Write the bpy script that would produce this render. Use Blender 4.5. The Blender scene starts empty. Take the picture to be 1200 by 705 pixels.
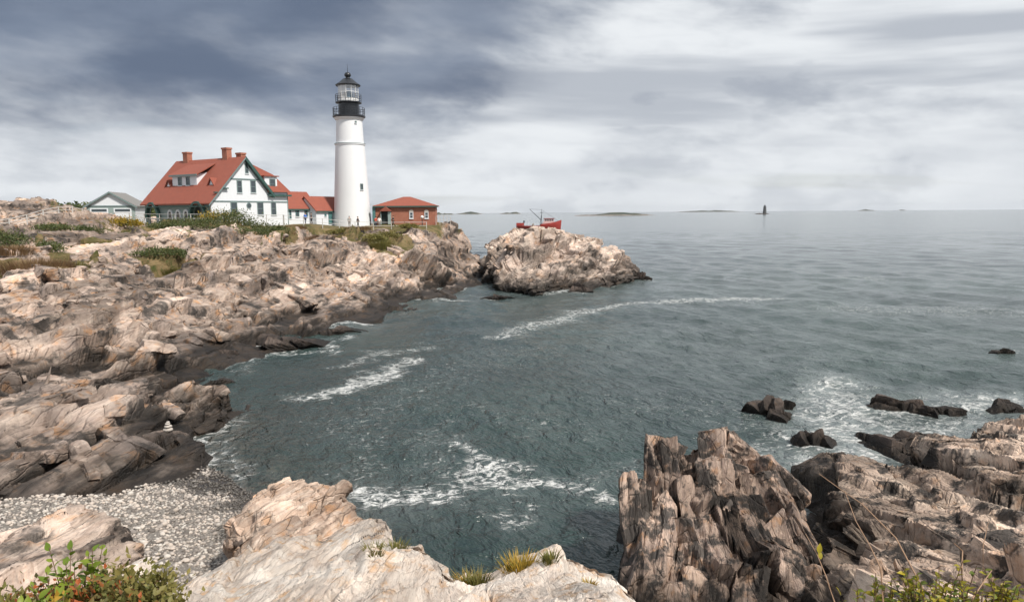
import bpy, bmesh, math, random
import numpy as np
from mathutils import Vector, Matrix, Euler

random.seed(7)
rng = np.random.default_rng(7)
SC = bpy.context.scene
COL = SC.collection
R = math.radians

# ------------------------------------------------------------------ camera, sky, sun, exposure
F_PX, W_PX, H_PX = 820.0, 1200.0, 705.0
CAM_Z = 10.0
PITCH = math.atan((352.5 - 248.7) / F_PX)
CAM_M = Matrix.Rotation(math.pi / 2 - PITCH, 3, 'X') @ Matrix.Rotation(R(-0.39), 3, 'Z')
cam_d = bpy.data.cameras.new('camera'); cam = bpy.data.objects.new('camera', cam_d); COL.objects.link(cam)
cam.location = (0, 0, CAM_Z); cam.rotation_euler = CAM_M.to_euler()
cam_d.sensor_width = 36.0; cam_d.lens = 36.0 * F_PX / W_PX
cam_d.clip_start = 0.1; cam_d.clip_end = 60000.0
SC.camera = cam

SUN_DIR = Vector((0.50, -0.42, 0.78)).normalized()      # towards the sun
EXPOSURE = 0.5
SUN_STRENGTH, SUN_ANGLE = 3.7, 6.0
SKY_STRENGTH = 0.108

SC.view_settings.view_transform = 'Standard'; SC.view_settings.look = 'None'
SC.view_settings.exposure = EXPOSURE; SC.view_settings.gamma = 1.0
SC.view_settings.use_curve_mapping = False
SC.render.engine = 'CYCLES'
SC.cycles.use_denoising = True
SC.cycles.use_adaptive_sampling = True; SC.cycles.adaptive_threshold = 0.02
SC.cycles.max_bounces = 6; SC.cycles.diffuse_bounces = 3; SC.cycles.glossy_bounces = 3
SC.cycles.transmission_bounces = 4; SC.cycles.volume_bounces = 0; SC.cycles.transparent_max_bounces = 6
SC.cycles.caustics_reflective = False; SC.cycles.caustics_refractive = False


class NT:
    """a small wrapper round a node tree"""
    def __init__(self, tree):
        self.t = tree; self.t.nodes.clear()
    def n(self, typ, ins=None, **props):
        nd = self.t.nodes.new('ShaderNode' + typ)
        for k, v in props.items():
            setattr(nd, k, v)
        if ins:
            for k, v in ins.items():
                self.set(nd.inputs[k], v)
        return nd
    def set(self, sock, v):
        if isinstance(v, bpy.types.NodeSocket):
            self.t.links.new(v, sock)
        else:
            if hasattr(sock.default_value, '__len__') and len(sock.default_value) == 4 and len(v) == 3:
                v = (*v, 1.0)
            sock.default_value = v
    def math(self, op, a, b=None, c=None, clamp=False):
        nd = self.n('Math', operation=op); nd.use_clamp = clamp
        for i, v in enumerate((a, b, c)):
            if v is not None: self.set(nd.inputs[i], v)
        return nd.outputs[0]
    def vmath(self, op, a, b=None):
        nd = self.n('VectorMath', operation=op)
        for i, v in enumerate((a, b)):
            if v is not None: self.set(nd.inputs[i], v)
        return nd.outputs['Value' if op in ('DOT_PRODUCT', 'LENGTH', 'DISTANCE') else 'Vector']
    def mix(self, f, a, b, blend='MIX'):
        nd = self.n('Mix', data_type='RGBA', blend_type=blend)
        self.set(nd.inputs[0], f); self.set(nd.inputs[6], a); self.set(nd.inputs[7], b)
        return nd.outputs[2]
    def ramp(self, f, lo, hi, smooth=True):
        nd = self.n('MapRange', interpolation_type='SMOOTHSTEP' if smooth else 'LINEAR')
        self.set(nd.inputs[0], f); self.set(nd.inputs[1], lo); self.set(nd.inputs[2], hi)
        return nd.outputs[0]
    def noise(self, vec, scale, detail=4.0, rough=0.55, dist=0.0, dim='3D', w=0.0):
        nd = self.n('TexNoise', noise_dimensions=dim)
        if vec is not None: self.set(nd.inputs['Vector'], vec)
        nd.inputs['Scale'].default_value = scale; nd.inputs['Detail'].default_value = detail
        nd.inputs['Roughness'].default_value = rough; nd.inputs['Distortion'].default_value = dist
        return nd.outputs['Fac']
    def mapping(self, vec, rot=(0, 0, 0), scale=(1, 1, 1), loc=(0, 0, 0)):
        nd = self.n('Mapping', vector_type='TEXTURE')
        self.set(nd.inputs['Vector'], vec)
        nd.inputs['Location'].default_value = loc; nd.inputs['Rotation'].default_value = rot; nd.inputs['Scale'].default_value = scale
        return nd.outputs[0]


def make_world():
    w = bpy.data.worlds.new('World'); SC.world = w; w.use_nodes = True
    t = NT(w.node_tree)
    sky = t.n('TexSky', sky_type='NISHITA', sun_disc=False)
    sky.sun_elevation = math.asin(SUN_DIR.z)
    sky.sun_rotation = math.atan2(SUN_DIR.x, SUN_DIR.y)
    sky.air_density = 1.0; sky.dust_density = 2.0; sky.ozone_density = 1.5
    d = t.n('TexCoord').outputs['Generated']
    sx = t.n('SeparateXYZ', {0: d})
    z = t.math('MAXIMUM', sx.outputs[2], 0.0)
    # clouds lie on a high sheet: project the direction on it
    inv = t.math('DIVIDE', 1.0, t.math('ADD', z, 0.16))
    cx = t.math('MULTIPLY', sx.outputs[0], inv); cy = t.math('MULTIPLY', sx.outputs[1], inv)
    p = t.n('CombineXYZ', {0: cx, 1: cy, 2: 0.0}).outputs[0]
    ps = t.mapping(p, rot=(0, 0, R(-6)), scale=(1.3, 0.9, 1.0), loc=(3.1, 0.4, 0))
    big = t.noise(ps, 0.75, 4, 0.5, 0.0)
    fine = t.noise(t.mapping(p, rot=(0, 0, R(-6)), scale=(1.15, 0.9, 1), loc=(8.3, 2.2, 0)), 1.3, 5, 0.5, 0.0)
    puff = t.noise(t.mapping(d, scale=(1.0, 1.0, 0.42)), 8.0, 6, 0.56, 0.1)
    lump = t.noise(t.mapping(d, rot=(0, R(8), 0), scale=(1.0, 1.0, 0.36), loc=(0.3, 0, 0.05)), 4.2, 7, 0.54, 0.15)
    dark = t.math('ADD', t.math('ADD', t.math('MULTIPLY', big, 0.30), t.math('MULTIPLY', fine, 0.12)), t.math('MULTIPLY', lump, 0.58))
    # the heavy slate cloud bank over the land
    wob = t.math('ADD', t.math('MULTIPLY', t.math('SUBTRACT', lump, 0.5), 0.05), t.math('MULTIPLY', t.math('SUBTRACT', fine, 0.5), 0.02))
    bank = None
    for bx, by, lo_, hi_, st_ in ((150, -85, 0.952, 0.994, 1.0), (330, -100, 0.948, 0.992, 1.0), (490, -80, 0.957, 0.995, 0.9)):
        bd = (CAM_M @ Vector(((bx - 600) / F_PX, (352.5 - by) / F_PX, -1))).normalized()
        lobe = t.math('MULTIPLY', t.ramp(t.math('ADD', t.vmath('DOT_PRODUCT', d, tuple(bd)), wob), lo_, hi_), st_)
        bank = lobe if bank is None else t.math('MAXIMUM', bank, lobe)
    band = t.noise(t.mapping(d, rot=(0, R(3), 0), scale=(1.0, 1.0, 0.11), loc=(0.1, 0.2, 0.31)), 2.0, 4, 0.5, 0.0)
    hz = t.ramp(z, 0.015, 0.15)
    lay = t.ramp(dark, 0.43, 0.60)
    lay = t.math('MAXIMUM', lay, t.math('MULTIPLY', t.ramp(band, 0.42, 0.66), 0.8))
    lay = t.math('MULTIPLY', lay, t.math('ADD', 0.16, t.math('MULTIPLY', hz, 0.74)))
    lay = t.math('ADD', lay, t.math('MULTIPLY', t.ramp(puff, 0.46, 0.62), t.math('MULTIPLY', t.math('SUBTRACT', 1.0, hz), 0.30)))
    up = t.ramp(z, 0.26, 0.7)
    col = t.mix(lay, (5.5, 5.7, 5.9), (2.35, 2.6, 3.05))
    col = t.mix(bank, col, t.mix(t.ramp(fine, 0.36, 0.62), (1.4, 1.72, 2.3), (0.9, 1.16, 1.68)))
    # thin blue breaks low over the land where the clear sky shows through
    brk = t.math('MULTIPLY', t.ramp(t.noise(t.mapping(p, scale=(2.6, 1.0, 1), loc=(1.7, 5.1, 0)), 0.9, 3, 0.5), 0.56, 0.72), 0.35)
    col = t.mix(brk, col, sky.outputs[0])
    col = t.mix(t.math('MULTIPLY', up, 0.25), col, (3.0, 3.2, 3.6))
    bg = t.n('Background', {0: col, 1: SKY_STRENGTH})
    out = t.n('OutputWorld'); t.t.links.new(bg.outputs[0], out.inputs[0])
make_world()

sun_d = bpy.data.lights.new('sun', 'SUN'); sun = bpy.data.objects.new('sun', sun_d); COL.objects.link(sun)
sun_d.energy = SUN_STRENGTH; sun_d.angle = R(SUN_ANGLE); sun_d.color = (1.0, 0.93, 0.84)
sun.rotation_euler = SUN_DIR.to_track_quat('Z', 'Y').to_euler()
sun.location = (-30, -20, 60)

# ------------------------------------------------------------------ helpers: pixels to places, numbers, meshes
def ray(px, py):
    return CAM_M @ Vector(((px - 600) / F_PX, -(py - 352.5) / F_PX, -1.0))
def P(px, py, z=0.0):
    r = ray(px, py); return Vector((0, 0, CAM_Z)) + r * ((z - CAM_Z) / r.z)
def Pd(px, py, d):
    r = ray(px, py); return Vector((0, 0, CAM_Z)) + r * (d / r.y)
def proj(v):
    c = CAM_M.transposed() @ (Vector(v) - Vector((0, 0, CAM_Z)))
    return 600 + F_PX * c.x / -c.z, 352.5 - F_PX * c.y / -c.z

U32 = np.uint32
def hsh(ix, iy, iz, seed):
    with np.errstate(over='ignore'):
        n = ix.astype(np.int64).astype(U32) * U32(374761393) + iy.astype(np.int64).astype(U32) * U32(668265263) \
            + iz.astype(np.int64).astype(U32) * U32(2246822519) + U32((seed * 3266489917) & 0xffffffff)
        n ^= n >> U32(15); n *= U32(2246822519); n ^= n >> U32(13); n *= U32(3266489917); n ^= n >> U32(16)
    return n
def h01(n, k=0):
    with np.errstate(over='ignore'):
        m = n * U32(1 + 2 * (k * 7919 + 1)) + U32((k * 2654435761) & 0xffffffff)
        m ^= m >> U32(16); m *= U32(2246822519); m ^= m >> U32(13)
    return (m & U32(0xffffff)).astype(np.float32) / np.float32(0xffffff)
def vnoise(p, seed=0):
    i = np.floor(p); f = (p - i).astype(np.float32); f = f * f * (3 - 2 * f)
    out = np.zeros(len(p), np.float32)
    for dx in (0, 1):
        wx = f[:, 0] if dx else 1 - f[:, 0]
        for dy in (0, 1):
            wy = f[:, 1] if dy else 1 - f[:, 1]
            for dz in (0, 1):
                wz = f[:, 2] if dz else 1 - f[:, 2]
                out += wx * wy * wz * h01(hsh(i[:, 0] + dx, i[:, 1] + dy, i[:, 2] + dz, seed))
    return out * 2 - 1
def fbm(p, octs=4, seed=0, gain=0.5):
    a, s, o = 1.0, 0.0, np.zeros(len(p), np.float32)
    for k in range(octs):
        o += a * vnoise(p * (2.03 ** k) + 17.3 * k, seed + k); s += a; a *= gain
    return o / s
def cells2(p, seed, jit=0.8):
    """nearest and second nearest joint block of each point: (hash, offset, distance) twice"""
    b = np.floor(p - 0.5); n = len(p)
    f1 = np.full(n, 9., np.float32); f2 = np.full(n, 9., np.float32); i1 = np.zeros(n, U32); i2 = np.zeros(n, U32)
    o1 = np.zeros((n, 3), np.float32); o2 = np.zeros((n, 3), np.float32)
    for dx in (0, 1):
        for dy in (0, 1):
            for dz in (0, 1):
                ix, iy, iz = b[:, 0] + dx, b[:, 1] + dy, b[:, 2] + dz; h = hsh(ix, iy, iz, seed)
                o = np.stack([p[:, 0] - ix - 0.5 - (h01(h, 1) - .5) * jit, p[:, 1] - iy - 0.5 - (h01(h, 2) - .5) * jit, p[:, 2] - iz - 0.5 - (h01(h, 3) - .5) * jit], 1).astype(np.float32)
                d = (np.abs(o) ** 3).sum(1); m = d < f1; m2 = (~m) & (d < f2)
                f2 = np.where(m, f1, np.where(m2, d, f2)); i2 = np.where(m, i1, np.where(m2, h, i2))
                o2 = np.where(m[:, None], o1, np.where(m2[:, None], o, o2))
                f1 = np.where(m, d, f1); i1 = np.where(m, h, i1); o1 = np.where(m[:, None], o, o1)
    return i1, o1, f1 ** (1 / 3), i2, o2, f2 ** (1 / 3)
def facet(V, N, fr, size, seed, k=0.85, snap=0.45, jit=0.16, off=0.12, warp=0.25, wscale=1.5, tone=None, soft=0.05):
    """break a surface into flat fracture faces: each joint block gets one plane, turned towards the rock's joint directions"""
    wv = np.stack([fbm(V / wscale + 13 * a, 3, seed + 70 + a) for a in range(3)], 1) * warp
    i1, _, f1, i2, _, f2 = cells2((V @ fr + wv) / np.array(size), seed)
    u, inv = np.unique(i1, return_inverse=True); cnt = np.bincount(inv).astype(float)
    c = np.stack([np.bincount(inv, V[:, a]) / cnt for a in range(3)], 1); n = np.stack([np.bincount(inv, N[:, a]) / cnt for a in range(3)], 1)
    n /= np.linalg.norm(n, axis=1, keepdims=True) + 1e-9
    dots = n @ fr; ax = np.abs(dots).argmax(1); sg = np.sign(dots[np.arange(len(n)), ax]); A = fr.T[ax] * sg[:, None]
    rj = np.stack([h01(u, 11 + a) - .5 for a in range(3)], 1) * 2
    m = n * (1 - snap) + A * snap + rj * jit; m /= np.linalg.norm(m, axis=1, keepdims=True)
    c = c + n * ((h01(u, 21) - .5) * 2 * off * size[0])[:, None]
    def shift(iv): return m[iv] * np.clip(((V - c[iv]) * m[iv]).sum(1) * k, -size[0] * .9, size[0] * .9)[:, None]
    inv2 = np.searchsorted(u, i2); inv2 = np.where((inv2 < len(u)) & (u[np.minimum(inv2, len(u) - 1)] == i2), np.minimum(inv2, len(u) - 1), inv)
    w2 = (0.5 * (1 - smooth(f2 - f1, 0.0, soft)))[:, None]
    out = V - shift(inv) * (1 - w2) - shift(inv2) * w2
    if tone is not None: tone += (h01(u, 31)[inv] - .5) * .6
    return out
def smooth(x, a, b):
    t = np.clip((x - a) / (b - a), 0, 1); return t * t * (3 - 2 * t)

def frame(az, dip):
    """columns: across the foliation, along its strike, down its dip"""
    return np.array(Matrix.Rotation(R(-az), 3, 'Z') @ Matrix.Rotation(R(dip), 3, 'Y'))

def rock_disp(V, fr, octs, seed, warp=0.35, wscale=1.6, fade=None):
    """jointed, foliated relief: (size across, along, down, amplitude) per octave"""
    q = V @ fr
    wv = np.stack([fbm(V / wscale + 31 * k, 3, seed + 50 + k) for k in range(3)], 1) * warp
    disp = np.zeros(len(V), np.float32); tone = np.zeros(len(V), np.float32)
    for k, (sa, sb, sc, amp) in enumerate(octs):
        qq = (q + wv * min(1.0, sa / octs[0][0] + 0.25)) / np.array([sa, sb, sc])
        i1, o1, f1, i2, o2, f2 = cells2(qq, seed + 7 * k)
        crack = 1 - smooth(f2 - f1, 0.0, 0.075)
        if fade is not None: amp = amp * fade[k]
        def lift(h, off): return (h01(h, 4) - 0.5) * 1.7 + off[:, 0] * (h01(h, 5) * 1.4 - 0.15) + off[:, 1] * (h01(h, 6) - 0.5) * 0.9
        w2 = 0.5 * (1 - smooth(f2 - f1, 0.0, 0.045))
        disp += amp * (lift(i1, o1) * (1 - w2) + lift(i2, o2) * w2 - (0.75 if k == 0 else 0.45) * crack * (h01(i1, 5) > 0.3))
        tone += (h01(i1, 6) - 0.5) * (0.8 if k == 0 else 0.5)
    return disp, tone

def rbf(pts, vals, q, smoothing=0.0):
    pts = np.asarray(pts, float); vals = np.asarray(vals, float); n = len(pts)
    def phi(r2): return 0.5 * r2 * np.log(r2 + 1e-9)
    A = np.zeros((n + 3, n + 3)); d2 = ((pts[:, None] - pts[None]) ** 2).sum(-1)
    A[:n, :n] = phi(d2) + smoothing * np.eye(n); A[:n, n] = 1; A[:n, n + 1:] = pts; A[n, :n] = 1; A[n + 1:, :n] = pts.T
    c = np.linalg.solve(A, np.concatenate([vals, [0, 0, 0]]))
    out = np.empty(len(q))
    for s in range(0, len(q), 60000):
        qq = q[s:s + 60000]
        d2 = ((qq[:, None, :] - pts[None]) ** 2).sum(-1)
        out[s:s + 60000] = phi(d2) @ c[:n] + c[n] + qq @ c[n + 1:]
    return out

def poly_sd(q, poly):
    """signed distance to a polygon, positive outside"""
    poly = np.asarray(poly, float); n = len(poly); d = np.full(len(q), 1e9); ins = np.zeros(len(q), bool)
    for i in range(n):
        a, b = poly[i], poly[(i + 1) % n]; e = b - a; w = q - a
        t = np.clip((w @ e) / (e @ e), 0, 1); d = np.minimum(d, ((w - t[:, None] * e) ** 2).sum(1))
        c = ((a[1] <= q[:, 1]) != (b[1] <= q[:, 1]))
        with np.errstate(divide='ignore', invalid='ignore'):
            xi = a[0] + (q[:, 1] - a[1]) / (b[1] - a[1] + 1e-12) * e[0]
        ins ^= c & (q[:, 0] < xi)
    d = np.sqrt(d); return np.where(ins, -d, d)

def line_dist(q, pts):
    d = np.full(len(q), 1e9)
    for a, b in zip(pts[:-1], pts[1:]):
        a = np.array(a); b = np.array(b); e = b - a; w = q - a
        t = np.clip((w @ e) / (e @ e + 1e-9), 0, 1); d = np.minimum(d, np.sqrt(((w - t[:, None] * e) ** 2).sum(1)))
    return d

def mesh_from(name, V, F, smooth_angle=None, attrs=None):
    me = bpy.data.meshes.new(name)
    V = np.asarray(V, np.float32); F = np.asarray(F, np.int32); k = F.shape[1]
    me.vertices.add(len(V)); me.vertices.foreach_set('co', V.ravel())
    me.loops.add(F.size); me.loops.foreach_set('vertex_index', F.ravel())
    me.polygons.add(len(F)); me.polygons.foreach_set('loop_start', np.arange(0, F.size, k, dtype=np.int32))
    me.update(calc_edges=True)
    if smooth_angle is not None:
        me.polygons.foreach_set('use_smooth', np.ones(len(F), bool))
        if smooth_angle < 180: me.set_sharp_from_angle(angle=R(smooth_angle))
    for an, av in (attrs or {}).items():
        a = me.attributes.new(an, 'FLOAT', 'POINT'); a.data.foreach_set('value', np.asarray(av, np.float32))
    return me

def grid_faces(nr, nc):
    i = np.arange((nr - 1) * (nc - 1)); r = i // (nc - 1); c = i % (nc - 1); a = r * nc + c
    return np.stack([a, a + 1, a + nc + 1, a + nc], 1)
def grid_normals(V, nr, nc):
    G = V.reshape(nr, nc, 3); gu = np.gradient(G, axis=0); gv = np.gradient(G, axis=1)
    n = np.cross(gv, gu).reshape(-1, 3); n /= np.linalg.norm(n, axis=1, keepdims=True) + 1e-9
    n[n[:, 2] < 0] *= -1
    return n

def link(o, parent=None):
    COL.objects.link(o)
    if parent is not None: o.parent = parent
    return o
def obj(name, me, mat=None, parent=None, loc=None, rot=None, scale=None):
    o = bpy.data.objects.new(name, me)
    if mat is not None and not me.materials: me.materials.append(mat)
    link(o, parent)
    if loc is not None: o.location = loc
    if rot is not None: o.rotation_euler = rot
    if scale is not None: o.scale = scale
    return o
def tag(o, label=None, cat=None, group=None, kind=None):
    if label: o['label'] = label
    if cat: o['category'] = cat
    if group: o['group'] = group
    if kind: o['kind'] = kind
    return o
def empty(name, loc=(0, 0, 0), rz=0.0):
    o = bpy.data.objects.new(name, None); COL.objects.link(o); o.location = loc; o.rotation_euler = (0, 0, rz)
    o.empty_display_size = 0.2
    return o

class MB:
    """collects boxes, prisms, tubes and lathes and links them as one mesh object"""
    def __init__(self): self.v = []; self.f = []
    def add(self, vs, fs):
        b = len(self.v); self.v += [tuple(x) for x in vs]; self.f += [tuple(i + b for i in f) for f in fs]; return self
    def box(self, lo, hi):
        x0, y0, z0 = lo; x1, y1, z1 = hi
        return self.add([(x0, y0, z0), (x1, y0, z0), (x1, y1, z0), (x0, y1, z0), (x0, y0, z1), (x1, y0, z1), (x1, y1, z1), (x0, y1, z1)],
                        [(0, 3, 2, 1), (4, 5, 6, 7), (0, 1, 5, 4), (1, 2, 6, 5), (2, 3, 7, 6), (3, 0, 4, 7)])
    def bar(self, a, b, w, h=None):
        """a square bar from a to b"""
        h = h or w; a = Vector(a); b = Vector(b); d = (b - a).normalized()
        s = d.cross(Vector((0, 0, 1)))
        s = Vector((1, 0, 0)) if s.length < 1e-4 else s.normalized()
        u = s.cross(d)
        vs = []
        for c in (a, b):
            for i, j in ((-1, -1), (1, -1), (1, 1), (-1, 1)): vs.append(c + s * (i * w / 2) + u * (j * h / 2))
        return self.add(vs, [(0, 1, 2, 3), (7, 6, 5, 4), (0, 4, 5, 1), (1, 5, 6, 2), (2, 6, 7, 3), (3, 7, 4, 0)])
    def tube(self, pts, rad, n=6):
        pts = [Vector(p) for p in pts]; rings = []
        for i, p in enumerate(pts):
            d = (pts[min(i + 1, len(pts) - 1)] - pts[max(i - 1, 0)]).normalized()
            s = d.cross(Vector((0.13, 0.3, 0.94))).normalized(); u = s.cross(d)
            r = rad[i] if hasattr(rad, '__len__') else rad
            rings.append([p + s * (r * math.cos(2 * math.pi * k / n)) + u * (r * math.sin(2 * math.pi * k / n)) for k in range(n)])
        vs = [v for r in rings for v in r]; fs = []
        for i in range(len(rings) - 1):
            for k in range(n): fs.append((i * n + k, i * n + (k + 1) % n, (i + 1) * n + (k + 1) % n, (i + 1) * n + k))
        fs.append(tuple(range(n - 1, -1, -1))); fs.append(tuple(range((len(rings) - 1) * n, len(rings) * n)))
        return self.add(vs, fs)
    def lathe(self, prof, n=32, c=(0, 0, 0)):
        vs, fs = [], []
        for r, z in prof:
            for k in range(n): vs.append((c[0] + r * math.cos(2 * math.pi * k / n), c[1] + r * math.sin(2 * math.pi * k / n), c[2] + z))
        for i in range(len(prof) - 1):
            for k in range(n): fs.append((i * n + k, i * n + (k + 1) % n, (i + 1) * n + (k + 1) % n, (i + 1) * n + k))
        fs.append(tuple(range(n - 1, -1, -1))); fs.append(tuple(range((len(prof) - 1) * n, len(prof) * n)))
        return self.add(vs, fs)
    def prism(self, poly, a, b):
        """extrude a polygon given as 3-d points from offset a to offset b (vectors)"""
        a = Vector(a); b = Vector(b); n = len(poly)
        vs = [Vector(p) + a for p in poly] + [Vector(p) + b for p in poly]
        return self.add(vs, [tuple(range(n - 1, -1, -1)), tuple(range(n, 2 * n))] + [(i, (i + 1) % n, n + (i + 1) % n, n + i) for i in range(n)])
    def mesh(self, name, smooth_angle=None):
        me = bpy.data.meshes.new(name); me.from_pydata(self.v, [], self.f)
        bm = bmesh.new(); bm.from_mesh(me); bmesh.ops.recalc_face_normals(bm, faces=bm.faces); bm.to_mesh(me); bm.free()
        if smooth_angle is not None:
            me.polygons.foreach_set('use_smooth', np.ones(len(me.polygons), bool)); me.set_sharp_from_angle(angle=R(smooth_angle))
        return me
    def build(self, name, mat, parent=None, smooth_angle=None, **kw):
        return obj(name, self.mesh(name, smooth_angle), mat, parent, **kw)

# ------------------------------------------------------------------ materials
MATS = {}
def principled(name, color, rough=0.8, **kw):
    m = bpy.data.materials.new(name); m.use_nodes = True; t = NT(m.node_tree)
    b = t.n('BsdfPrincipled'); out = t.n('OutputMaterial'); t.t.links.new(b.outputs[0], out.inputs[0])
    t.set(b.inputs['Base Color'], color); t.set(b.inputs['Roughness'], rough)
    for k, v in kw.items(): t.set(b.inputs[k.replace('_', ' ')], v)
    MATS[name] = m
    return m, t, b

def paint(name, col, rough=0.55, wear=0.12, scale=1.2, **kw):
    """painted or plain surface with slight uneven weathering"""
    m, t, b = principled(name, col, rough, **kw)
    pos = t.n('TexCoord').outputs['Object']
    n1 = t.noise(pos, scale, 5, 0.6); n2 = t.noise(t.mapping(pos, scale=(1, 1, 5)), scale * 4, 3, 0.6)
    f = t.math('MULTIPLY', t.math('ADD', n1, n2), 0.5)
    v = t.math('ADD', 1 - wear * 1.1, t.math('MULTIPLY', f, wear * 2))
    c = t.n('HueSaturation', {'Color': col, 'Value': v}).outputs[0]
    t.set(b.inputs['Base Color'], c)
    t.set(b.inputs['Roughness'], t.math('ADD', rough - 0.06, t.math('MULTIPLY', n1, 0.12)))
    return m

def rock_mat(name, az, dip, cols, stain=(0.42, 0.20, 0.07), stain_amt=0.45, dark_z=1.1, dark_var=1.2, dark=(0.012, 0.011, 0.010),
             lichen=0.5, bump=0.5, scale=1.0, grain=1.0, black_lo=0.60, black_hi=0.80, tone_amt=0.75, joint=0.7):
    m, t, b = principled(name, (0.4, 0.35, 0.3), 0.85)
    pos = t.n('NewGeometry').outputs['Position']; sz = t.n('SeparateXYZ', {0: pos}).outputs[2]
    rot = (0, R(dip), R(-az))
    wv = t.n('TexNoise'); t.set(wv.inputs['Vector'], pos); wv.inputs['Scale'].default_value = 0.7; wv.inputs['Detail'].default_value = 3
    wpos = t.vmath('ADD', pos, t.vmath('MULTIPLY', t.vmath('SUBTRACT', wv.outputs['Color'], (0.5, 0.5, 0.5)), (0.5 * min(1.0, scale), 0.5 * min(1.0, scale), 0.5 * min(1.0, scale))))
    s = scale
    streak = t.noise(t.mapping(wpos, rot, (0.16 * s, 1.6 * s, 0.7 * s)), 1.0, 6, 0.62)
    fine = t.noise(t.mapping(wpos, rot, (0.035 * s, 0.5 * s, 0.22 * s)), 1.0, 5, 0.65)
    blot = t.noise(wpos, 0.55 / s, 6, 0.6)
    blot2 = t.noise(t.vmath('ADD', wpos, (41.0, 7.0, 3.0)), 1.7 / s, 6, 0.62)
    tone = t.n('Attribute', attribute_name='tone').outputs['Fac']
    c = t.mix(t.ramp(streak, 0.34, 0.66), cols[0], cols[1])
    c = t.mix(t.math('MULTIPLY', t.ramp(blot, 0.45, 0.68), 0.85), c, cols[2])
    c = t.mix(t.math('MULTIPLY', t.ramp(fine, 0.5, 0.75), 0.5 * grain), c, cols[3])
    # rusty stains
    st = t.math('MULTIPLY', t.ramp(t.math('ADD', t.math('MULTIPLY', blot2, 0.7), t.math('MULTIPLY', streak, 0.3)), 0.515, 0.64), stain_amt)
    c = t.mix(st, c, stain)
    # patches of black lichen
    bl = t.ramp(t.math('ADD', t.math('MULTIPLY', t.noise(t.vmath('ADD', wpos, (9.0, 53.0, 21.0)), 0.9 / s, 7, 0.66), 0.9), t.math('MULTIPLY', fine, 0.12)), black_lo, black_hi)
    c = t.mix(t.math('MULTIPLY', bl, lichen), c, (0.05, 0.046, 0.043))
    # every block has its own tone
    c = t.n('HueSaturation', {'Color': c, 'Value': t.math('ADD', 1.0, t.math('MULTIPLY', tone, tone_amt))}).outputs[0]
    # the black wrack zone between the tides: follows the height above the water, raggedly
    rag = t.math('MULTIPLY', t.math('SUBTRACT', t.noise(t.mapping(wpos, rot, (0.8, 2.5, 1.5)), 1.0, 5, 0.6), 0.5), dark_var * 4)
    zz = t.math('ADD', sz, rag)
    wet = t.math('SUBTRACT', 1.0, t.ramp(zz, dark_z - 0.65 * abs(dark_z), dark_z + 0.35 * abs(dark_z) + 0.05))
    dk = t.mix(t.ramp(blot2, 0.4, 0.7), dark, (0.030, 0.024, 0.019))
    c = t.mix(t.math('MULTIPLY', wet, 0.94), c, dk)
    t.set(b.inputs['Base Color'], c)
    t.set(b.inputs['Roughness'], t.math('SUBTRACT', t.math('ADD', 0.78, t.math('MULTIPLY', fine, 0.2)), t.math('MULTIPLY', wet, 0.34)))
    b.inputs['Specular IOR Level'].default_value = 0.18
    h = t.math('ADD', t.math('MULTIPLY', streak, 1.2), t.math('MULTIPLY', fine, 0.55 * grain))
    grit = t.noise(pos, 26.0 / s, 4, 0.7)
    h = t.math('ADD', h, t.math('MULTIPLY', grit, 0.18))
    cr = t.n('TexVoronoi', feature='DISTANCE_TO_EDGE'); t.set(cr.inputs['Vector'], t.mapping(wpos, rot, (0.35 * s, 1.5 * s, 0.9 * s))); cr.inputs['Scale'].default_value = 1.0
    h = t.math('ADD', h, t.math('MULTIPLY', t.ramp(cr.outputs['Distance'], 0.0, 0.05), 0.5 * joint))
    # dark lines along the finer joints: lodged dirt, and crack shade put into the colour
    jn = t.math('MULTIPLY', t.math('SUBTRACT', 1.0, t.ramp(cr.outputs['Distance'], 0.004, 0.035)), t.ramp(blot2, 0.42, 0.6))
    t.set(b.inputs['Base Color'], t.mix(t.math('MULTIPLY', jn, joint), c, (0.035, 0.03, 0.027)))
    bp = t.n('Bump', {'Height': h}); bp.inputs['Strength'].default_value = bump; bp.inputs['Distance'].default_value = 0.14 * s
    t.t.links.new(bp.outputs[0], b.inputs['Normal'])
    return m

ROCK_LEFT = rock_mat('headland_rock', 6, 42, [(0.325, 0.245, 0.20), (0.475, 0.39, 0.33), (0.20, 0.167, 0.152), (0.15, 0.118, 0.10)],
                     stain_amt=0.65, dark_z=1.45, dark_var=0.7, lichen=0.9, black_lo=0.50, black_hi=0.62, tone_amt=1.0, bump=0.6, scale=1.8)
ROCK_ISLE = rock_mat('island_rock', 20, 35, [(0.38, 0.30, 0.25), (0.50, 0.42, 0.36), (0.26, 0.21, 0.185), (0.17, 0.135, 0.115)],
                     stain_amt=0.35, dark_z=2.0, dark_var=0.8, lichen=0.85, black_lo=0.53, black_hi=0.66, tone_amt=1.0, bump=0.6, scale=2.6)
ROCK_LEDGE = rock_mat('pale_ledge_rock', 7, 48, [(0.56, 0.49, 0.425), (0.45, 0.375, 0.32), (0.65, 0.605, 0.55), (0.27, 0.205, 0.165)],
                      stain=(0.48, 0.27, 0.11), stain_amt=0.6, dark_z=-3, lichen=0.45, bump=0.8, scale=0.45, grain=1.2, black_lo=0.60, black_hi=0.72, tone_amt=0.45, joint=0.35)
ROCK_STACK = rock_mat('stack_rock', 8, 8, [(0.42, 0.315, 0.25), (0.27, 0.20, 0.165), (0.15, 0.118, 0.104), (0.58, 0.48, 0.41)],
                      stain=(0.36, 0.18, 0.07), stain_amt=0.45, dark_z=1.0, dark_var=0.45, lichen=0.95, bump=0.75, scale=0.75, grain=1.2, black_lo=0.475, black_hi=0.56, tone_amt=1.1)
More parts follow.
